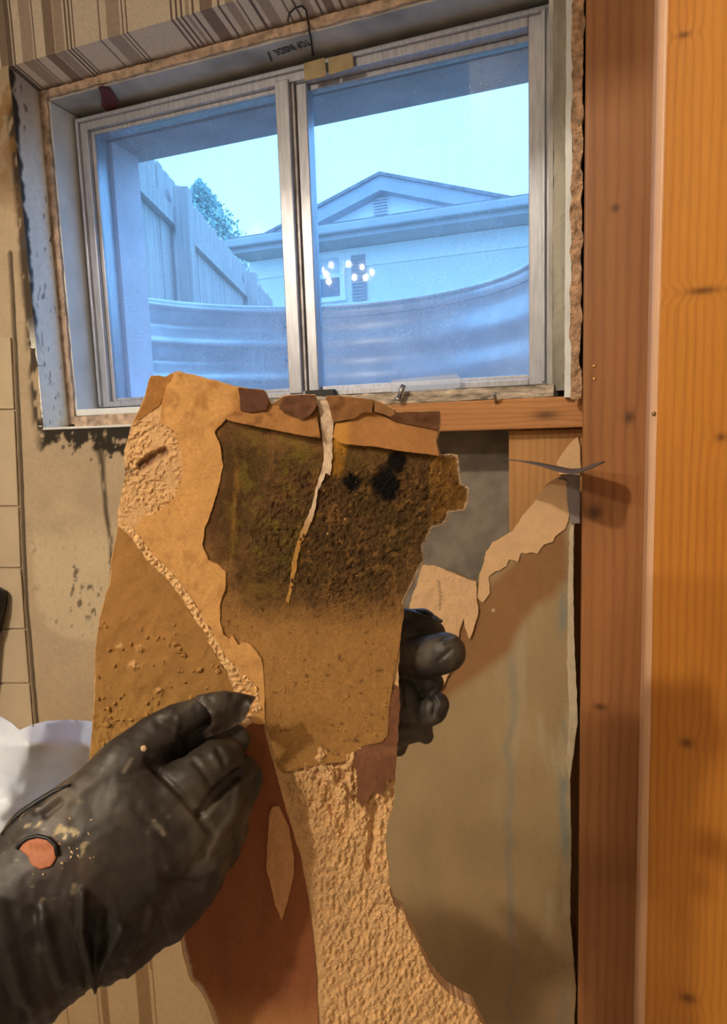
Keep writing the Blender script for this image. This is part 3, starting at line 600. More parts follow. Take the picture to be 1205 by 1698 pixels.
piece_part('paper_sliver', [(447, 1345), (452, 1338), (462, 1338), (478, 1370), (487, 1420), (487, 1450), (478, 1490), (467, 1526), (456, 1500), (447, 1460), (441, 1440), (443, 1400)], .0024, lambda a, b: srgb(196, 146, 102)*(.85+.3*fbm(a/8, b/12, 3, 95))[:, None], 3, 1, .0014, 15, lambda a, b: .0004*fbm(a/8, b/8, 3, 96))
# folded paper strip along the top edge
def flap_h(yt, yb, k=.004): return lambda a, b: .0026 + k*np.clip((b-yt)/(yb-yt), 0, 1)
FL1 = [(397, 668), (405, 680), (440, 668), (470, 676), (500, 690), (524, 688), (527, 700), (531, 726), (500, 722), (460, 714), (420, 706), (385, 699), (372, 694), (376, 688), (385, 686)]
piece_part('folded_strip', FL1, flap_h(670, 725), lambda a, b: lerp(np.tile(srgb(168, 120, 70), (len(a), 1))*(.88+.24*fbm(a/14, b/14, 4, 101))[:, None], srgb(120, 80, 44), sm(.56, .68, fbm(a/16, b/10, 3, 104))*.6), 3, .8, .0012, 17, lambda a, b: (fbm(a/40, b/30, 2, 102)-.5)*.002)
FL2 = [(556, 702), (584, 696), (600, 684), (620, 684), (640, 692), (655, 700), (690, 706), (727, 712), (722, 732), (728, 756), (700, 752), (660, 747), (620, 740), (590, 738), (565, 735), (552, 725)]
piece_part('folded_strip', FL2, flap_h(690, 755), lambda a, b: lerp(np.tile(srgb(172, 122, 72), (len(a), 1))*(.88+.24*fbm(a/14, b/14, 4, 106))[:, None], srgb(208, 152, 70), sm(588, 570, a)*.7), 3, .8, .0012, 19, lambda a, b: (fbm(a/40, b/30, 2, 107)-.5)*.002)
DK = lambda k: (lambda a, b: np.tile(srgb(*k), (len(a), 1))*(.75+.5*fbm(a/9, b/9, 3, 111))[:, None])
piece_part('upper_scrap', [(397, 643), (420, 645), (437, 647), (446, 668), (440, 680), (415, 684), (398, 680)], lambda a, b: .0030+.0022*sm(640, 680, b), DK((92, 60, 44)), 3, .8, .001, 21)
piece_part('upper_scrap', [(470, 658), (496, 655), (522, 655), (525, 672), (515, 688), (500, 696), (480, 686), (462, 678)], lambda a, b: .0032+.002*sm(650, 690, b), DK((104, 70, 50)), 3, 1., .001, 22, lambda a, b: .003*fbm(a/24, b/20, 2, 5))
piece_part('upper_scrap', [(541, 658), (553, 656), (585, 660), (618, 663), (617, 684), (600, 684), (588, 694), (563, 698), (552, 700), (548, 680)], .0038, DK((140, 98, 60)), 3, 1., .001, 23, lambda a, b: .003*fbm(a/30, b/20, 2, 6))
piece_part('upper_scrap', [(621, 664), (632, 668), (652, 679), (655, 686), (648, 692), (634, 686), (620, 682)], .0048, DK((150, 110, 70)), 3, .6, .001, 24)
piece_part('upper_scrap', [(657, 684), (690, 683), (712, 682), (729, 682), (729, 700), (724, 712), (690, 706), (655, 699), (646, 692)], .0044, DK((104, 70, 46)), 3, 1.2, .001, 25, lambda a, b: .003*fbm(a/24, b/20, 2, 7))
# white torn crack
piece_part('white_crack', [(524, 664), (531, 690), (533, 720), (538, 760), (533, 780), (522, 815), (514, 845), (503, 872), (492, 900), (484, 935), (481, 965), (474, 998), (478, 1000), (487, 965), (492, 935), (498, 905), (512, 875), (521, 850), (526, 818), (533, 800), (540, 785), (548, 789), (551, 760), (551, 720), (553, 700), (549, 680), (541, 664)], .0017, lambda a, b: lerp(np.tile(srgb(222, 198, 172), (len(a), 1)), srgb(178, 134, 70), sm(820, 900, b))*(.85+.3*fbm(a/6, b/9, 3, 121))[:, None], 2.2, 1.8, .0014, 27, lambda a, b: .0012*fbm(a/6, b/8, 3, 122)*sm(900, 820, b), M['gypsum'])

# ------------------------------------------------------------------ chandelier (behind the viewer, mirrored in the glass)
BULB_PX = [(527, 461, 3.9), (534, 448, 4.1), (549, 440, 4.15), (541, 455, 3.75), (545, 467, 3.7), (578, 438, 4.2), (600, 443, 4.1), (606, 460, 3.75), (587, 460, 3.65), (616, 451, 3.9)]
def mirror(px, py, t):
    P = onY(px, py, .028); d = ray(px, py)*np.array([1, -1, 1]); return P + d*t*.56
cc = mirror(571, 452, 3.93)
ch = root('chandelier', 'warm multi-bulb chandelier mirrored in the window glass', 'chandelier', tuple(cc))
M['brass'] = plain('dark_brass', (.35, .24, .10), .35, .9, .1, 30)
RB = .009; M['bulb'] = mat_emit('warm_bulb', BULB_COL, LAMP_W/(len(BULB_PX)*4*math.pi*RB*RB*math.pi))
tube('stem', [cc+np.array([0, 0, -.06]), cc+np.array([0, 0, .1]), np.array([cc[0], cc[1], 1.65])], [.016, .012, .010], M['brass'], ch)
for (a, b, t) in BULB_PX:
    p = mirror(a, b, t); d = p-cc; foot = p - np.array([0, 0, .032])
    tube('arm', [cc+np.array([0, 0, -.05]), cc+d*.4+np.array([0, 0, -.09]), cc+d*.8+np.array([0, 0, -.07]), foot, foot+np.array([0, 0, .016])], [.004, .004, .004, .006, .006], M['brass'], ch, 8)
    bm = bmesh.new(); bmesh.ops.create_icosphere(bm, subdivisions=2, radius=RB, matrix=Matrix.Translation(Vector(p)) @ Matrix.Diagonal((1, 1, 1.35, 1)))
    bmobj('bulb', bm, M['bulb'], ch, True)

# globe ceiling lamp, also behind the viewer
gp = np.array([-.25, -2.5, 1.50]); cl_ = root('ceiling_lamp', 'round globe ceiling lamp behind the viewer, outside the picture', 'lamp', (gp[0], gp[1], 1.65))
bm = bmesh.new(); bmesh.ops.create_icosphere(bm, subdivisions=3, radius=.055, matrix=Matrix.Translation(Vector(gp))); bmobj('globe', bm, mat_emit('lit_globe', BULB_COL, GLOBE_W/(4*math.pi*.055**2*math.pi)), cl_, True)
tube('canopy', [gp+np.array([0, 0, .06]), gp+np.array([0, 0, .10]), gp+np.array([0, 0, .12]), gp+np.array([0, 0, .1495])], [.03, .03, .07, .075], M['brass'], cl_, 20)

# ------------------------------------------------------------------ gloved hands
def sphere_soup(chains, step=.004):
    """chains: lists of (px,py,depth,r_px[,flat]) -> overlapping spheres for a voxel remesh"""
    V, Q = [], []; nu, nv = 14, 8
    th = np.linspace(0, 2*np.pi, nu, endpoint=False); ph = np.linspace(0, np.pi, nv+1)[1:-1]
    S = np.array([[0, 0, 1.]] + [[math.sin(p)*math.cos(t), math.sin(p)*math.sin(t), math.cos(p)] for p in ph for t in th] + [[0, 0, -1.]])
    R = nv-1
    Fq = [(0, 1+k, 1+(k+1) % nu) for k in range(nu)] + [(1+j*nu+k, 1+(j+1)*nu+k, 1+(j+1)*nu+(k+1) % nu, 1+j*nu+(k+1) % nu) for j in range(R-1) for k in range(nu)] + [(1+R*nu, 1+(R-1)*nu+(k+1) % nu, 1+(R-1)*nu+k) for k in range(nu)]
    base = 0
    for ch_ in chains:
        P = [cp(a[0], a[1], a[2]) for a in ch_]; Rm = [a[3]*a[2]/F for a in ch_]; Fl = [a[4] if len(a) > 4 else 1.0 for a in ch_]
        for i in range(len(P)-1):
            k = max(1, int(np.linalg.norm(P[i+1]-P[i])/step))
            for j in range(k+(i == len(P)-2)):
                t = j/k; c = P[i]*(1-t)+P[i+1]*t; r = Rm[i]*(1-t)+Rm[i+1]*t; fl = Fl[i]*(1-t)+Fl[i+1]*t
                s = S*r; dd = s @ FW; s = s - np.outer(dd, FW)*(1-fl)
                V.append(s+c); Q += [tuple(x+base for x in f) for f in Fq]; base += len(S)
    return np.concatenate(V), Q
def remesh(V, Q, vox, it):
    o = mk('tmp', V, Q, None); md = o.modifiers.new('r', 'REMESH'); md.mode = 'VOXEL'; md.voxel_size = vox
    md = o.modifiers.new('s', 'SMOOTH'); md.factor = .5; md.iterations = it
    dg = bpy.context.evaluated_depsgraph_get(); me = bpy.data.meshes.new_from_object(o.evaluated_get(dg))
    n = len(me.vertices); v = np.empty(n*3); me.vertices.foreach_get('co', v); nr = np.empty(n*3); me.vertices.foreach_get('normal', nr)
    f = [tuple(p.vertices) for p in me.polygons]; om = o.data; bpy.data.objects.remove(o); bpy.data.meshes.remove(me); bpy.data.meshes.remove(om)
    return v.reshape(-1, 3), nr.reshape(-1, 3), f
t = NT('black_nitrile_glove'); M['glove'] = t.bsdf(t.mix(1.0, t.attr(), t.ramp(t.noise(160, 6, None, .65), [(.3, (.8, .8, .8)), (.72, (1.25, 1.2, 1.15))]), 'MULTIPLY'), t.math('MULTIPLY_ADD', t.noise(60, 4), .3, .38), 0, t.bump(t.noise(120, 6, None, .6), .35, .0008), .45)
M['skin'] = plain('skin_through_tear', srgb(176, 108, 72), .6, 0, .12, 400, .4, .0003)
M['dust'] = plain('plaster_dust_fleck', srgb(206, 178, 140), .95, 0, .2, 200)
def noise3(V, s, o=3, sd=0):
    return (fbm(V[:, 0]*s, V[:, 1]*s, o, sd)+fbm(V[:, 1]*s, V[:, 2]*s, o, sd+7)+fbm(V[:, 2]*s, V[:, 0]*s, o, sd+13))/3
def fold(px, py, pts, wd): return sm(wd, 0, seg_d(px, py, pts))

HAND_ = [
    # forearm and loose cuff
    [(-430, 1890, .27, 180, .8), (-190, 1700, .30, 168, .75), (-60, 1600, .318, 160, .75), (40, 1535, .33, 150, .72), (110, 1482, .338, 146, .66), (180, 1430, .346, 140, .58)],
    # back of the hand
    [(120, 1450, .34, 140, .6), (195, 1405, .348, 136, .52), (258, 1382, .354, 104, .48), (298, 1362, .362, 82, .5)],
    [(170, 1530, .338, 96, .7), (235, 1485, .348, 96, .6), (290, 1440, .358, 84, .55), (325, 1405, .366, 64, .6)],
    # thumb
    [(110, 1370, .342, 66, .9), (165, 1322, .350, 58, .9), (212, 1270, .362, 52, .9), (250, 1228, .372, 38, .9), (290, 1196, .378, 28, .9), (328, 1180, .384, 25, .8), (356, 1174, .392, 22, .7)],
    [(290, 1240, .405, 34, .5), (340, 1222, .407, 31, .5), (388, 1226, .409, 28, .5)],
    # index finger
    [(225, 1360, .352, 76, .8), (280, 1325, .360, 54, 1), (325, 1292, .368, 46, 1), (358, 1264, .378, 39, 1), (376, 1254, .386, 31, 1)],
    # middle finger behind it
    [(300, 1370, .364, 60, .9), (350, 1340, .376, 52, .9), (378, 1300, .390, 40, .9), (398, 1278, .400, 28, .8)],
    [(330, 1400, .370, 50, .9), (362, 1370, .384, 44, .8), (392, 1320, .400, 32, .7), (412, 1290, .407, 25, .6)],
    # ring and little finger curled under
    [(310, 1430, .372, 60, .8), (352, 1400, .388, 50, .7), (380, 1372, .400, 34, .6)],
    [(280, 1480, .372, 60, .7), (325, 1450, .388, 50, .7), (350, 1410, .400, 36, .6)],
]
HAND = [[(a, b, .42-(.42-d)*.62, r, f) for a, b, d, r, f in c_] for c_ in HAND_]
gh = root('gloved_hand', 'dusty black gloved hand in front pinching the drywall at lower left', 'gloved hand', tuple(cp(150, 1450, .345)))
V, Q = sphere_soup(HAND); V, N, Q = remesh(V, Q, .0013, 6)
px, py = proj(V); face = np.clip(-(N @ FW), 0, 1)
h = .0016*(noise3(V, 55, 3, 3)-.5)*2 + .0012*(noise3(V, 130, 3, 5)-.5)*2
lowm = sm(1440, 1540, py)
h = h + lowm*.0026*(fbm((px*.8-py*.28)/24, (px*.3+py)/110, 3, 9)-.5)*2
for pts, a, wd in (([(138, 1480), (136, 1540), (150, 1610), (155, 1630)], .0055, 8), ([(200, 1535), (180, 1575), (158, 1628)], .0052, 7), ([(168, 1520), (160, 1580), (155, 1620)], -.0050, 17),
                   ([(252, 1510), (240, 1555), (210, 1585)], .0026, 9), ([(70, 1510), (80, 1570), (105, 1625)], .0022, 12), ([(0, 1500), (20, 1600), (40, 1660)], .0026, 14), ([(55, 1520), (62, 1560)], -.003, 16),
                   ([(246, 1262), (300, 1318), (330, 1352)], -.0026, 7), ([(330, 1352), (352, 1385), (335, 1420)], -.0024, 8), ([(280, 1440), (320, 1452), (360, 1440)], .0018, 8), ([(270, 1456), (330, 1470)], -.002, 9),
                   ([(225, 1340), (270, 1390), (290, 1405)], -.0014, 9), ([(250, 1380), (272, 1372)], .0012, 8), ([(394, 1284), (365, 1310), (335, 1347)], -.0050, 9), ([(322, 1262), (345, 1290), (350, 1308)], -.0016, 6), ([(360, 1240), (372, 1262)], -.0016, 6), ([(352, 1250), (364, 1272)], .0012, 6),
                   ([(345, 1412), (388, 1350), (396, 1300)], .0018, 7), ([(60, 1345), (90, 1325), (115, 1305)], .0018, 7), ([(75, 1352), (100, 1330)], -.0022, 6), ([(262, 1196), (296, 1212), (302, 1246)], -.0016, 9), ([(296, 1190), (290, 1230)], .0012, 6)):
    h = h + a*.8*fold(px, py, pts, wd*1.5)
V = V + N*h[:, None]
g = noise3(V, 45, 4, 21); c = np.tile(srgb(46, 41, 37), (len(V), 1))
dst = sm(.46, .66, g)*sm(1560, 1430, py)*sm(-20, 60, px); c = lerp(c, srgb(104, 94, 82), dst*.6); c = lerp(c, srgb(74, 52, 44), sm(.5, .62, noise3(V, 30, 3, 25))*.5)
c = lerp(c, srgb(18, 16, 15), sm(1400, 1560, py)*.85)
for pts, wd, k in (([(262, 1335), (280, 1352)], 7, .8), ([(256, 1362), (272, 1384)], 6, .9), ([(205, 1280), (218, 1258)], 5, .5), ([(300, 1410), (330, 1420)], 10, .5)): c = lerp(c, srgb(150, 138, 122), fold(px, py, pts, wd)*k*sm(.4, .6, noise3(V, 160, 3, 31)))
sk = sm(.62, .68, noise3(V, 260, 2, 33))*sm(95, 25, np.hypot(px-80, (py-1400)*.8)); c = lerp(c, srgb(196, 180, 140), sk*.9)
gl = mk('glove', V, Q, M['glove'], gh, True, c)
# torn hole with skin: raised patch following the glove surface
from mathutils.bvhtree import BVHTree
bvh = BVHTree.FromPolygons([tuple(p) for p in V], Q)
def on_glove(px_, py_, lift=.0004, bv=bvh, back=.30):
    r_ = bv.ray_cast(Vector(CAM), Vector(ray(px_, py_)).normalized())
    if r_[0] is None: return cp(px_, py_, back), np.array(-FW)
    return np.array(r_[0]) - np.array(ray(px_, py_))/np.linalg.norm(ray(px_, py_))*lift, np.array(r_[1])
def patch(name, poly, m, parent, lift=.0005, sp=4, jag=.6, th=.0004, bv=bvh, seed=0, smooth=True):
    p, T = cdt(poly, sp, jag, seed); V_ = np.array([on_glove(a, b, lift, bv)[0] for a, b in p]); v, fc = shell(V_, T, FW*th); return mk(name, v, fc, m, parent, smooth)
o = patch('skin_patch', [(30, 1406), (40, 1394), (60, 1388), (80, 1392), (92, 1408), (92, 1425), (84, 1437), (66, 1442), (52, 1434), (46, 1420), (36, 1412)], M['skin'], gh, .0008, 3.2); o['label'] = 'orange skin showing through a round tear in the glove'
tube('torn_rim', [on_glove(a, b, .0010)[0] for a, b in ((28, 1408), (34, 1398), (46, 1390), (62, 1386), (80, 1390), (92, 1402), (95, 1418))], .0011, M['black'], gh, 6)
rng = random.Random(4)
for k in range(20):
    a = rng.gauss(88, 32); b = rng.gauss(1408, 32)
    if 26 < a < 96 and 1386 < b < 1444: a += 60
    if a < 2: continue
    p, n_ = on_glove(a, b, .0002); s = rng.uniform(.0003, .0008)
    bm = bmesh.new(); bmesh.ops.create_icosphere(bm, subdivisions=1, radius=s, matrix=Matrix.Translation(Vector(p)) @ Matrix.Rotation(rng.uniform(0, 3), 4, 'Y') @ Matrix.Diagonal((1.6, .6, .8, 1)))
    bmobj('dust_fleck', bm, M['dust'], gh)
p, n_ = on_glove(238, 1241, .0004); bm = bmesh.new(); bmesh.ops.create_icosphere(bm, subdivisions=2, radius=.0019, matrix=Matrix.Translation(Vector(p)) @ Matrix.Diagonal((1, .7, 1, 1)))
for v_ in bm.verts: v_.co += v_.normal*.0005*(rng.random()-.5)
bmobj('plaster_crumb', bm, M['dust'], gh)
# empty folded tip of the thumb of the glove
def tip():
    pts = [(322, 1156, .392), (345, 1151, .388), (370, 1148, .386), (396, 1151, .389), (423, 1158, .396), (414, 1172, .390), (405, 1194, .392), (385, 1207, .392), (362, 1217, .391), (341, 1224, .392), (336, 1216, .388), (350, 1202, .385), (350, 1186, .383), (340, 1172, .384), (330, 1164, .386)]
    p, T = cdt([a[:2] for a in pts], 4, .3, 3); A = np.array(pts)
    dd = ((p[:, None, :]-A[None, :, :2])**2).sum(2); w_ = 1/(dd+20)**1.5; d = (w_*A[:, 2]).sum(1)/w_.sum(1)
    d = d + .0015*sm(14, 0, seg_d(p[:, 0], p[:, 1], [(405, 1155), (395, 1195)])) - .0008*(fbm(p[:, 0]/22, p[:, 1]/22, 3, 2)-.5)
    Vt = cp(p[:, 0], p[:, 1], d); v, fc = shell(Vt, T, FW*.0035); cl = np.tile(srgb(62, 55, 48), (len(v), 1))*(.8+.4*fbm(np.tile(p[:, 0], 2)/14, np.tile(p[:, 1], 2)/14, 3, 4))[:, None]
    return mk('glove_tip', v, fc, M['glove'], gh, False, cl)
tip()
tube('glove_fold', [on_glove(a, b, .0006)[0] for a, b in ((4, 1384), (30, 1352), (62, 1330), (92, 1312), (116, 1302))], [.0008, .0016, .002, .0016, .0008], M['black'], gh, 8)

# second hand, reaching round the far side of the piece
HAND2 = [
    [(640, 1060, .468, 52, .8), (672, 1050, .462, 40, .9), (700, 1035, .455, 26, 1), (718, 1048, .452, 20, 1)],
    [(640, 1100, .462, 44, .9), (690, 1092, .445, 34, 1), (722, 1086, .432, 35, 1), (738, 1082, .426, 34, .9)],
    [(630, 1150, .458, 44, .9), (676, 1140, .450, 30, 1), (705, 1128, .446, 26, 1), (716, 1132, .445, 20, 1)],
    [(630, 1175, .452, 40, .9), (668, 1150, .438, 26, 1), (676, 1165, .436, 22, 1), (680, 1180, .438, 18, 1)],
    [(630, 1190, .460, 44, .9), (690, 1185, .445, 28, 1), (718, 1175, .436, 25, 1), (726, 1168, .434, 20, 1)],
    [(620, 1210, .464, 44, .9), (672, 1205, .452, 28, 1), (700, 1208, .448, 18, 1), (706, 1220, .448, 13, 1)],
    [(640, 1080, .468, 50, .8), (645, 1150, .466, 50, .8), (650, 1210, .464, 34, .8), (660, 1240, .462, 14, .8)],
]
g2 = root('gloved_hand', 'black gloved hand reaching from behind the drywall piece at its right edge', 'gloved hand', tuple(cp(690, 1130, .45)))
HAND2 = [[(a, b, d+.012, r*1.02, f) for a, b, d, r, f in c_] for c_ in HAND2]
V, Q = sphere_soup(HAND2, .003); V, N, Q = remesh(V, Q, .0011, 4); px, py = proj(V)
h = .0010*(noise3(V, 90, 3, 43)-.5)*2
for pts, a, wd in (([(735, 1065), (752, 1060)], .0012, 6), ([(728, 1095), (748, 1078)], -.0014, 6), ([(665, 1130), (668, 1170)], -.0014, 5), ([(712, 1150), (722, 1165), (718, 1185)], -.002, 6), ([(672, 1012), (700, 1022), (730, 1026)], .0012, 6)): h = h + a*fold(px, py, pts, wd)
V = V + N*h[:, None]; c = np.tile(srgb(38, 35, 33), (len(V), 1)); c = lerp(c, srgb(84, 76, 66), sm(.45, .6, noise3(V, 70, 3, 45))*.6)
mk('glove', V, Q, M['glove'], g2, True, c)
b2 = BVHTree.FromPolygons([tuple(p) for p in V], Q)
tube('glove_fold', [on_glove(a, b, .0004, b2)[0] for a, b in ((690, 1012), (705, 1016), (718, 1024), (731, 1030))], [.0008, .0016, .0014, .0008], M['black'], g2, 8)

# ------------------------------------------------------------------ white sheet behind the hand, dark handle at the left border
t = NT('white_plastic_sheet'); M['plastic'] = t.bsdf(t.ramp(t.noise(30, 4), [(.3, (.70, .76, .90)), (.7, (.82, .88, .98))]), .45, 0, t.bump(t.noise(60, 4), .2, .001), .4, Subsurface_Weight=.15)
p, T = cdt([(-120, 1170), (-40, 1180), (0, 1188), (18, 1198), (32, 1211), (50, 1203), (75, 1196), (110, 1194), (150, 1196), (200, 1205), (230, 1300), (150, 1420), (-60, 1640), (-330, 1860), (-360, 1500), (-300, 1230), (-210, 1160)], 6, .5, 5)
d = .47 - .02*np.sin((p[:, 0]+.35*(p[:, 1]-1200))/34) + .012*np.sin((p[:, 0]*.5-p[:, 1])/30+1) - .02*sm(100, 60, np.abs(p[:, 0]-110))*sm(1330, 1200, p[:, 1]) + .01*fbm(p[:, 0]/30, p[:, 1]/30, 3, 4) + .03*sm(1240, 1185, p[:, 1])
v, fc = shell(cp(p[:, 0], p[:, 1], d), T, FW*.0008); tag(mk('plastic_sheet', v, fc, M['plastic'], None, True), 'crumpled white plastic sheet behind the front gloved hand', 'plastic sheet')
hd = root('tool_handle', 'dark rounded tool handle leaning on the wall at the left edge', 'tool', tuple(onY(-12, 1100, YF-.02)))
tube('grip', [onY(-8, 978, YF-.02), onY(-6, 982, YF-.02), onY(-7, 1000, YF-.02), onY(-14, 1045, YF-.02)], [.010, .017, .0185, .017], M['black'], hd, 16)
tube('shaft', [onY(-14, 1043, YF-.02), onY(-30, 1250, YF-.02), onY(-50, 1500, YF-.02)], .012, plain('grey_tool_shaft', (.16, .16, .18), .4, .3, .1), hd, 14)

# ------------------------------------------------------------------ small things on the window
def px_plate(name, poly, Y, th, m, label=None, cat=None, bev=.0003):
    bm = bmesh.new(); f0 = bm.faces.new([bm.verts.new(onY(a, b, Y)) for a, b in poly])
    r = bmesh.ops.extrude_face_region(bm, geom=[f0]); bmesh.ops.translate(bm, vec=(0, th, 0), verts=[g for g in r['geom'] if isinstance(g, bmesh.types.BMVert)])
    if bev: bmesh.ops.bevel(bm, geom=bm.edges[:], offset=bev, segments=1, affect='EDGES')
    o = bmobj(name, bm, m)
    return tag(o, label, cat) if label else o
M['tape'] = plain('yellowed_tape', srgb(172, 154, 116), .5, 0, .18, 40, .2)
px_plate('adhesive_tape', [(503, 105), (538, 95), (541, 126), (505, 134)], -.0075, .0015, M['tape'], 'left square of yellowed tape on the top of the window frame', 'tape')
px_plate('adhesive_tape', [(543, 96), (584, 87), (586, 112), (545, 124)], -.0075, .0015, M['tape'], 'right strip of yellowed tape on the top of the window frame', 'tape')
px_plate('latch_block', [(505, 648), (552, 645), (554, 658), (506, 660)], -.012, .01, M['black'], 'small black latch block at the foot of the window mullion', 'latch')
t = NT('clear_plastic_strip'); M['clear'] = t.bsdf((.72, .80, .90), .15, 0, None, .6, Alpha=.30)
px_plate('clear_strip', [(648, 630), (757, 620), (763, 628), (762, 641), (752, 646), (650, 655)], -.014, .0025, M['clear'], 'clear plastic strip lying along the bottom of the right window pane', 'plastic strip')
a = onY(669, 638, -.068); b = onY(661, 660, -.068)
scw = root('screw', 'small grey screw leaning on the sill above the torn drywall edge', 'screw', tuple(b)); M['screw'] = plain('grey_screw_metal', (.35, .35, .36), .35, .9, .1, 60)
tube('shank', [a, b], .0038, M['screw'], scw, 8); tube('screw_head', [b, b+(b-a)*.18], [.0062, .0054], M['screw'], scw, 10)
a = onY(820, 655, -.075); tag(tube('nail', [a+np.array([0, 0, .004]), a, onY(822, 668, -.0605)], .0022, M['screw'], None, 6), 'thin bent nail in the sill board', 'nail')
for q_, lb in (((985, 607), 'upper of the two tiny screw heads in the reddish stud'), ((985, 628), 'lower of the two tiny screw heads in the reddish stud')):
    p = onY(*q_, -.1005); tag(tube('wood_screw', [p+np.array([0, -.0012, 0]), p+np.array([0, .0004, 0])], [.0018, .0026], plain('brass_screw', (.75, .42, .15), .4, .6), None, 10), lb, 'screw')
p = onY(1084, 686, YB); tag(tube('wood_screw', [p+np.array([0, -.0012, 0]), p+np.array([0, .0004, 0])], [.0016, .0024], M['brass'], None, 10), 'tiny screw head near the left edge of the wide orange board', 'screw')
# dark wire loop hanging at the head of the recess
L1 = [(480, 46), (477, 34), (480, 22), (489, 13), (500, 10), (507, 16), (509, 26)]
pts = [onZ(a, b, .529) for a, b in L1] + [onZ(510, 34, .527), onY(512, 44, -.062), onY(513, 54, -.060)] + [onZ(a, b, .5095) for a, b in ((515, 62), (517, 76), (519, 92))]
tag(tube('wire_loop', pts, .0013, M['black'], None, 6), 'thin black wire loop hanging over the head of the window recess', 'wire')
# red tab
p, T = cdt([(163, 145), (170, 143), (182, 148), (190, 158), (196, 168), (192, 178), (178, 181), (168, 172), (169, 160)], 3, .2); V = onZ(p[:, 0], p[:, 1], .5085); V[:, 2] -= .004*sm(150, 175, p[:, 1])
v, fc = shell(V, T, np.array([0, 0, .0015])); tag(mk('red_tab', v, fc, plain('dark_red_tab', srgb(92, 34, 36), .6, 0, .4, 90), None), 'dark red leaf-shaped tab on the head jamb above the left pane', 'tab')
# stamped lettering on the head jamb (reads upside down from below)
fc_ = bpy.data.curves.new('stamp', 'FONT'); fc_.body = 'TOP INSIDE'; fc_.size = .0165; fc_.extrude = .00005; fc_.offset = .0006; fc_.space_character = 1.1
to = bpy.data.objects.new('stamp', fc_); sc.collection.objects.link(to)
me = bpy.data.meshes.new_from_object(to.evaluated_get(bpy.context.evaluated_depsgraph_get())); bpy.data.objects.remove(to)
M['ink'] = plain('faded_black_ink', (.05, .05, .06), .8, 0, .3, 200); me.materials.append(M['ink'])
so = bpy.data.objects.new('stamped_text', me); sc.collection.objects.link(so)
_p = onZ(509, 66, .5115); _q = onZ(452, 84, .5115); _d = (_q-_p); _d[2] = 0; _L = np.linalg.norm(_d); _d /= _L; _k = _L/max(v_.co.x for v_ in me.vertices)
_u = np.array([_d[1], -_d[0], 0]); _u = _u if _u[1] > 0 else -_u
so.matrix_world = Matrix(((_d[0]*_k, _u[0]*1.25, 0, _p[0]), (_d[1]*_k, _u[1]*1.25, 0, _p[1]), (0, 0, -1, .5115), (0, 0, 0, 1)))
hj = bpy.data.objects['trim_9']; mw = so.matrix_world.copy(); so.parent = hj; so.matrix_parent_inverse = hj.matrix_world.inverted()
bk = [onZ(a, b, .5114) for a, b in ((443, 86), (446, 86), (452, 101), (449, 102))]; o = mk('stamped_bracket', bk+[p-np.array([0, 0, .0002]) for p in bk], [(0, 1, 2, 3), (7, 6, 5, 4), (0, 4, 5, 1), (1, 5, 6, 2), (2, 6, 7, 3), (3, 7, 4, 0)], M['ink']); o.parent = hj

# ------------------------------------------------------------------ outside: well, ground, fence, tree, house
CXW, AW, BW, YW, ZR = .35, .455, .46, .127, .25
well = root('window_well', 'curved corrugated galvanised window well outside the glass', 'window well', (CXW, YW, -.3))
def well_xy(a, off=0): return CXW + (AW+off)*math.cos(a), YW + (BW+off)*math.sin(a)
def panel(a0, a1, amp, out=0.0):
    n = 60; zs = np.arange(-.30, ZR-.004, .006); V = []
    for z in zs:
        ph = (ZR-.012-z)/.082*2*math.pi
        for i in range(n+1):
            x, y = well_xy(a0+(a1-a0)*i/n, out-amp*math.cos(ph)); V.append((x, y, z))
    q = [(j*(n+1)+i, j*(n+1)+i+1, (j+1)*(n+1)+i+1, (j+1)*(n+1)+i) for j in range(len(zs)-1) for i in range(n)]
    v, fc = shell(np.array(V), np.array(q), np.array([0, .0016, 0])); return mk('well_panel', v, fc, M['steel'], well, True)
panel(math.radians(118), math.pi, .018); panel(0, math.radians(119.5), .004, .003)
tube('well_rim', [(*well_xy(math.radians(a)), ZR-.004) for a in range(0, 181, 3)], .0055, M['steel'], well, 8)
for z in (.20, .118, .036):
    x, y = well_xy(math.radians(119), -.014); tube('bolt', [(x, y, z), (x+.004, y-.008, z)], .006, M['screw'], well, 6)
gr_m = plain('dry_lawn_ground', (.16, .17, .09), .95, 0, .3, 6, .5, .01)
ring = [(*well_xy(math.pi*i/40), ZR-.03) for i in range(41)]; outer = []
for i in range(41):
    a = math.pi*i/40; k = 60/max(abs(math.cos(a)), abs(math.sin(a)), 1e-6); outer.append((CXW+k*math.cos(a)*.9, YW+k*math.sin(a)*.9, ZR-.03))
struct(mk('ground', ring+outer, [(i, i+41, i+42, i+1) for i in range(40)], gr_m))
struct(mk('ground_gravel', [(*well_xy(math.pi*i/40), -.28) for i in range(41)], [tuple(range(41))], M['concrete']))

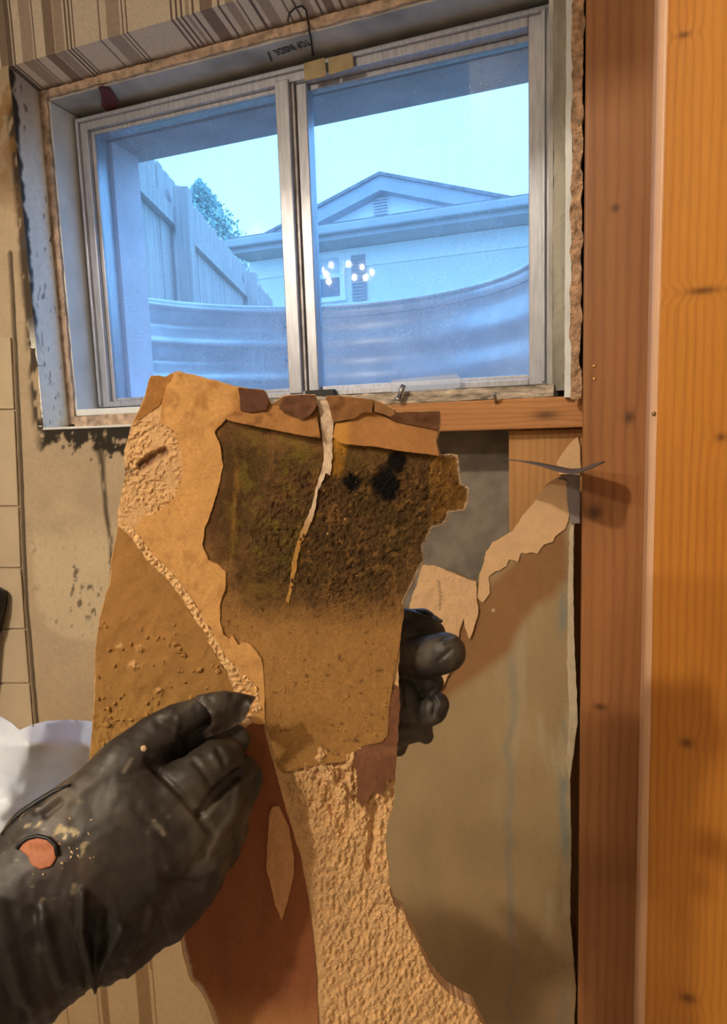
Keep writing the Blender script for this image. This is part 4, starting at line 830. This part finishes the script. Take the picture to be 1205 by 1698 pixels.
# fence
FZ = 1.6; A0 = onZ(262, 270, FZ); A1 = onZ(445, 490, FZ); fd = A1-A0; fd[2] = 0; FL = np.linalg.norm(fd); fd /= FL; fn = np.array([fd[1], -fd[0], 0])
if fn @ (CAM-A0) < 0: fn = -fn
fence = root('fence', 'weathered wooden board fence receding on the left behind the window well', 'fence', (A0[0], A0[1], ZR-.03))
M['fence'] = plain('weathered_fence_wood', (.50, .45, .46), .85, 0, .22, 1.0, .5, .004, sc_=(40, 40, 2.5))
frng = random.Random(3)
def fbox(name, s0, s1, n0, n1, z0, z1, dog=0.0, m=None):
    bm = bmesh.new(); P = lambda s, n, z: Vector(A0*np.array([1, 1, 0])+fd*s+fn*n+np.array([0, 0, z]))
    prof = [(s0, z0), (s1, z0), (s1, z1-dog), (s1-dog, z1), (s0+dog, z1), (s0, z1-dog)] if dog else [(s0, z0), (s1, z0), (s1, z1), (s0, z1)]
    f0 = bm.faces.new([bm.verts.new(P(s, n0, z)) for s, z in prof]); r = bmesh.ops.extrude_face_region(bm, geom=[f0])
    bmesh.ops.translate(bm, vec=Vector(fn*(n1-n0)), verts=[g for g in r['geom'] if isinstance(g, bmesh.types.BMVert)])
    return bmobj(name, bm, m or M['fence'], fence)
s = -1.2; k = 0
while s < FL+.3:
    wd = .138; j = frng.uniform(-.02, .02); n0 = frng.uniform(-.004, .004); fbox('fence_board', s, s+wd, -.02+n0, n0, ZR-.03, FZ+j, .025); s += wd+.006; k += 1
s_post = None
for ppx in (297,):
    best = min(np.arange(-1, FL, .01), key=lambda s_: abs(proj(A0+fd*s_+fn*.06+np.array([0, 0, -.3]))[0]-ppx)); s_post = best
for sp_ in (s_post, s_post+2.4): fbox('fence_post', sp_-.05, sp_+.05, .045, .14, ZR-.03, FZ-.10)
fbox('fence_rail', -1.2, FL+.3, .005, .043, FZ-.33, FZ-.22); fbox('fence_rail', -1.2, FL+.3, .005, .043, .45, .55)

# tree behind the fence
YT = 12.5; tb = onY(338, 440, YT); ta = onY(330, 297, YT); th_ = ta[2]-tb[2]
tree = root('conifer_tree', 'bushy conifer tree standing beyond the fence', 'tree', (tb[0], tb[1], ZR-.03))
M['leaf'] = plain('blue_green_foliage', (.30, .48, .46), .8, 0, .45, 3.0); M['bark'] = plain('bark', (.12, .08, .05), .9)
tube('trunk', [(tb[0], tb[1], ZR-.03), (tb[0], tb[1], tb[2]+th_*.5), (ta[0], ta[1], ta[2]-.1)], [.18, .1, .02], M['bark'], tree, 8)
tr = np.random.RandomState(5); vv, ff = [], []
for k in range(9000):
    h_ = 1-tr.rand()**.7; rad = (1-h_)**.85*1.45*(1+.25*math.sin(k*.7))*tr.uniform(.55, 1.05); an = tr.rand()*6.283
    z = tb[2]-.6+(th_+.6)*h_; c0 = np.array([tb[0]+(ta[0]-tb[0])*h_+rad*math.cos(an), tb[1]+rad*math.sin(an), z]); s_ = tr.uniform(.03, .075)
    d1 = tr.randn(3); d1 /= np.linalg.norm(d1); d2 = tr.randn(3); d2 -= d1*(d1 @ d2); d2 /= np.linalg.norm(d2); i = len(vv)
    vv += [c0-d1*s_, c0+d2*s_*.45, c0+d1*s_, c0-d2*s_*.45]; ff.append((i, i+1, i+2, i+3))
o = mk('foliage', vv, ff, M['leaf'], tree); o['kind'] = 'stuff'

# house
YH = 8.0
house = root('house', 'pale neighbouring house with a low gable and louvred vent beyond the fence', 'house', (-1, YH, ZR-.03))
M['hwall'] = plain('pale_siding', (.80, .82, .84), .8, 0, .04, 3); M['htrim'] = plain('grey_eave_paint', (.38, .40, .45), .7, 0, .1, 4); M['hroof'] = plain('dark_shingle', (.20, .20, .23), .9, 0, .3, 10, .6, .01)
M['hdark'] = plain('dark_house_glass', (.14, .17, .24), .15); M['hwhite'] = plain('white_house_trim', (.9, .92, .94), .6, 0, .03, 5); M['shutter'] = plain('grey_shutter', (.34, .35, .40), .7, 0, .1, 6)
YE = 7.45; ze = float(np.mean([onY(p, q_, YE)[2] for p, q_ in ((385, 400), (640, 362), (875, 328))])); xl = onY(378, 400, YE)[0]
box('wall', (xl+.02, YH, ZR-.03), (6, YH+.2, ze+.1), M['hwall'], house); 
box('soffit', (xl, YE+.02, ze-.16), (6, YH, ze-.12), M['htrim'], house); box('fascia', (xl, YE, ze-.17), (6, YE+.04, ze-.02), M['htrim'], house)
g_ = box('gutter', (xl, YE-.11, ze-.11), (6, YE, ze), M['htrim'], house, .02); g_['label'] = 'grey gutter along the eave'
box('frieze', (xl+.02, YH-.03, ze-.42), (6, YH, ze-.165), M['hwhite'], house)
bm = bmesh.new(); bm.faces.new([bm.verts.new(p) for p in ((xl, YE-.02, ze-.01), (6, YE-.02, ze-.01), (6, 11, ze+.35), (xl, 11, ze+.35))]); r = bmesh.ops.extrude_face_region(bm, geom=bm.faces[:]); bmesh.ops.translate(bm, vec=(0, 0, .05), verts=[g for g in r['geom'] if isinstance(g, bmesh.types.BMVert)])
bmobj('lower_roof', bm, M['hroof'], house)
YG = 9.3; ap = onY(630, 291, YG); gl_ = onY(440, 392, YG); grr = onY(880, 338, YG)
def wedge(name, pts, y0, y1, m):
    bm = bmesh.new(); f0 = bm.faces.new([bm.verts.new((p[0], y0, p[1])) for p in pts]); r = bmesh.ops.extrude_face_region(bm, geom=[f0]); bmesh.ops.translate(bm, vec=(0, y1-y0, 0), verts=[g for g in r['geom'] if isinstance(g, bmesh.types.BMVert)]); return bmobj(name, bm, m, house)
A_ = (ap[0], ap[2]); L_ = (gl_[0], gl_[2]); R_ = (grr[0], grr[2]); zb = min(L_[1], R_[1])-.5
wedge('gable_wall', [(A_[0], A_[1]-.12), (L_[0], L_[1]-.12), (L_[0], zb), (R_[0], zb), (R_[0], R_[1]-.12)], YG+.25, YG+.4, M['hwall'])
wedge('gable_fascia', [A_, L_, (L_[0], L_[1]-.21), (A_[0], A_[1]-.21)], YG, YG+.25, M['htrim']); wedge('gable_fascia', [A_, R_, (R_[0], R_[1]-.21), (A_[0], A_[1]-.21)], YG, YG+.25, M['htrim'])
wedge('gable_roof', [A_, L_, (L_[0], L_[1]+.05), (A_[0], A_[1]+.05)], YG-.04, YG+4, M['hroof']); wedge('gable_roof', [A_, R_, (R_[0], R_[1]+.05), (A_[0], A_[1]+.05)], YG-.04, YG+4, M['hroof'])
YV = YG+.25
v0, v1 = onY(619, 318, YV), onY(645, 357, YV); vent = box('gable_vent', (v0[0], YV-.03, v1[2]), (v1[0], YV, v0[2]), M['hwhite'], house)
for k in range(9):
    z = v1[2]+(v0[2]-v1[2])*(k+.5)/9; o = box('vent_slat', (v0[0]+.01, YV-.06, z-.012), (v1[0]-.01, YV-.031, z+.006), M['shutter']); o.parent = vent; o.matrix_parent_inverse = (Matrix.Translation(Vector(house.location)) @ vent.matrix_parent_inverse).inverted()
w0, w1 = onY(500, 427, YH), onY(575, 499, YH); hw = box('house_window', (w0[0]-.15, YH-.05, w1[2]), (w1[0], YH, w0[2]), M['hwhite'], house, .01)
def sub(o): o.parent = hw; o.matrix_parent_inverse = (Matrix.Translation(Vector(house.location)) @ hw.matrix_parent_inverse).inverted(); return o
zm = (w0[2]+w1[2])/2+.02
sub(box('pane', (w0[0]-.07, YH-.056, w1[2]+.07), (w1[0]-.08, YH-.051, zm-.03), M['hdark'])); sub(box('pane', (w0[0]-.07, YH-.056, zm+.03), (w1[0]-.08, YH-.051, w0[2]-.07), plain('curtained_pane', (.55, .60, .68), .2)))
s0, s1 = onY(583, 425, YH), onY(609, 497, YH); sh = box('shutter', (s0[0], YH-.04, s1[2]), (s1[0], YH, s0[2]), M['shutter'], house, .005)
for k in range(12):
    z = s1[2]+.03+(s0[2]-s1[2]-.06)*(k+.5)/12; o = box('shutter_slat', (s0[0]+.025, YH-.06, z-.014), (s1[0]-.025, YH-.041, z+.010), M['hwhite'] if False else M['shutter']); o.parent = sh; o.matrix_parent_inverse = (Matrix.Translation(Vector(house.location)) @ sh.matrix_parent_inverse).inverted()
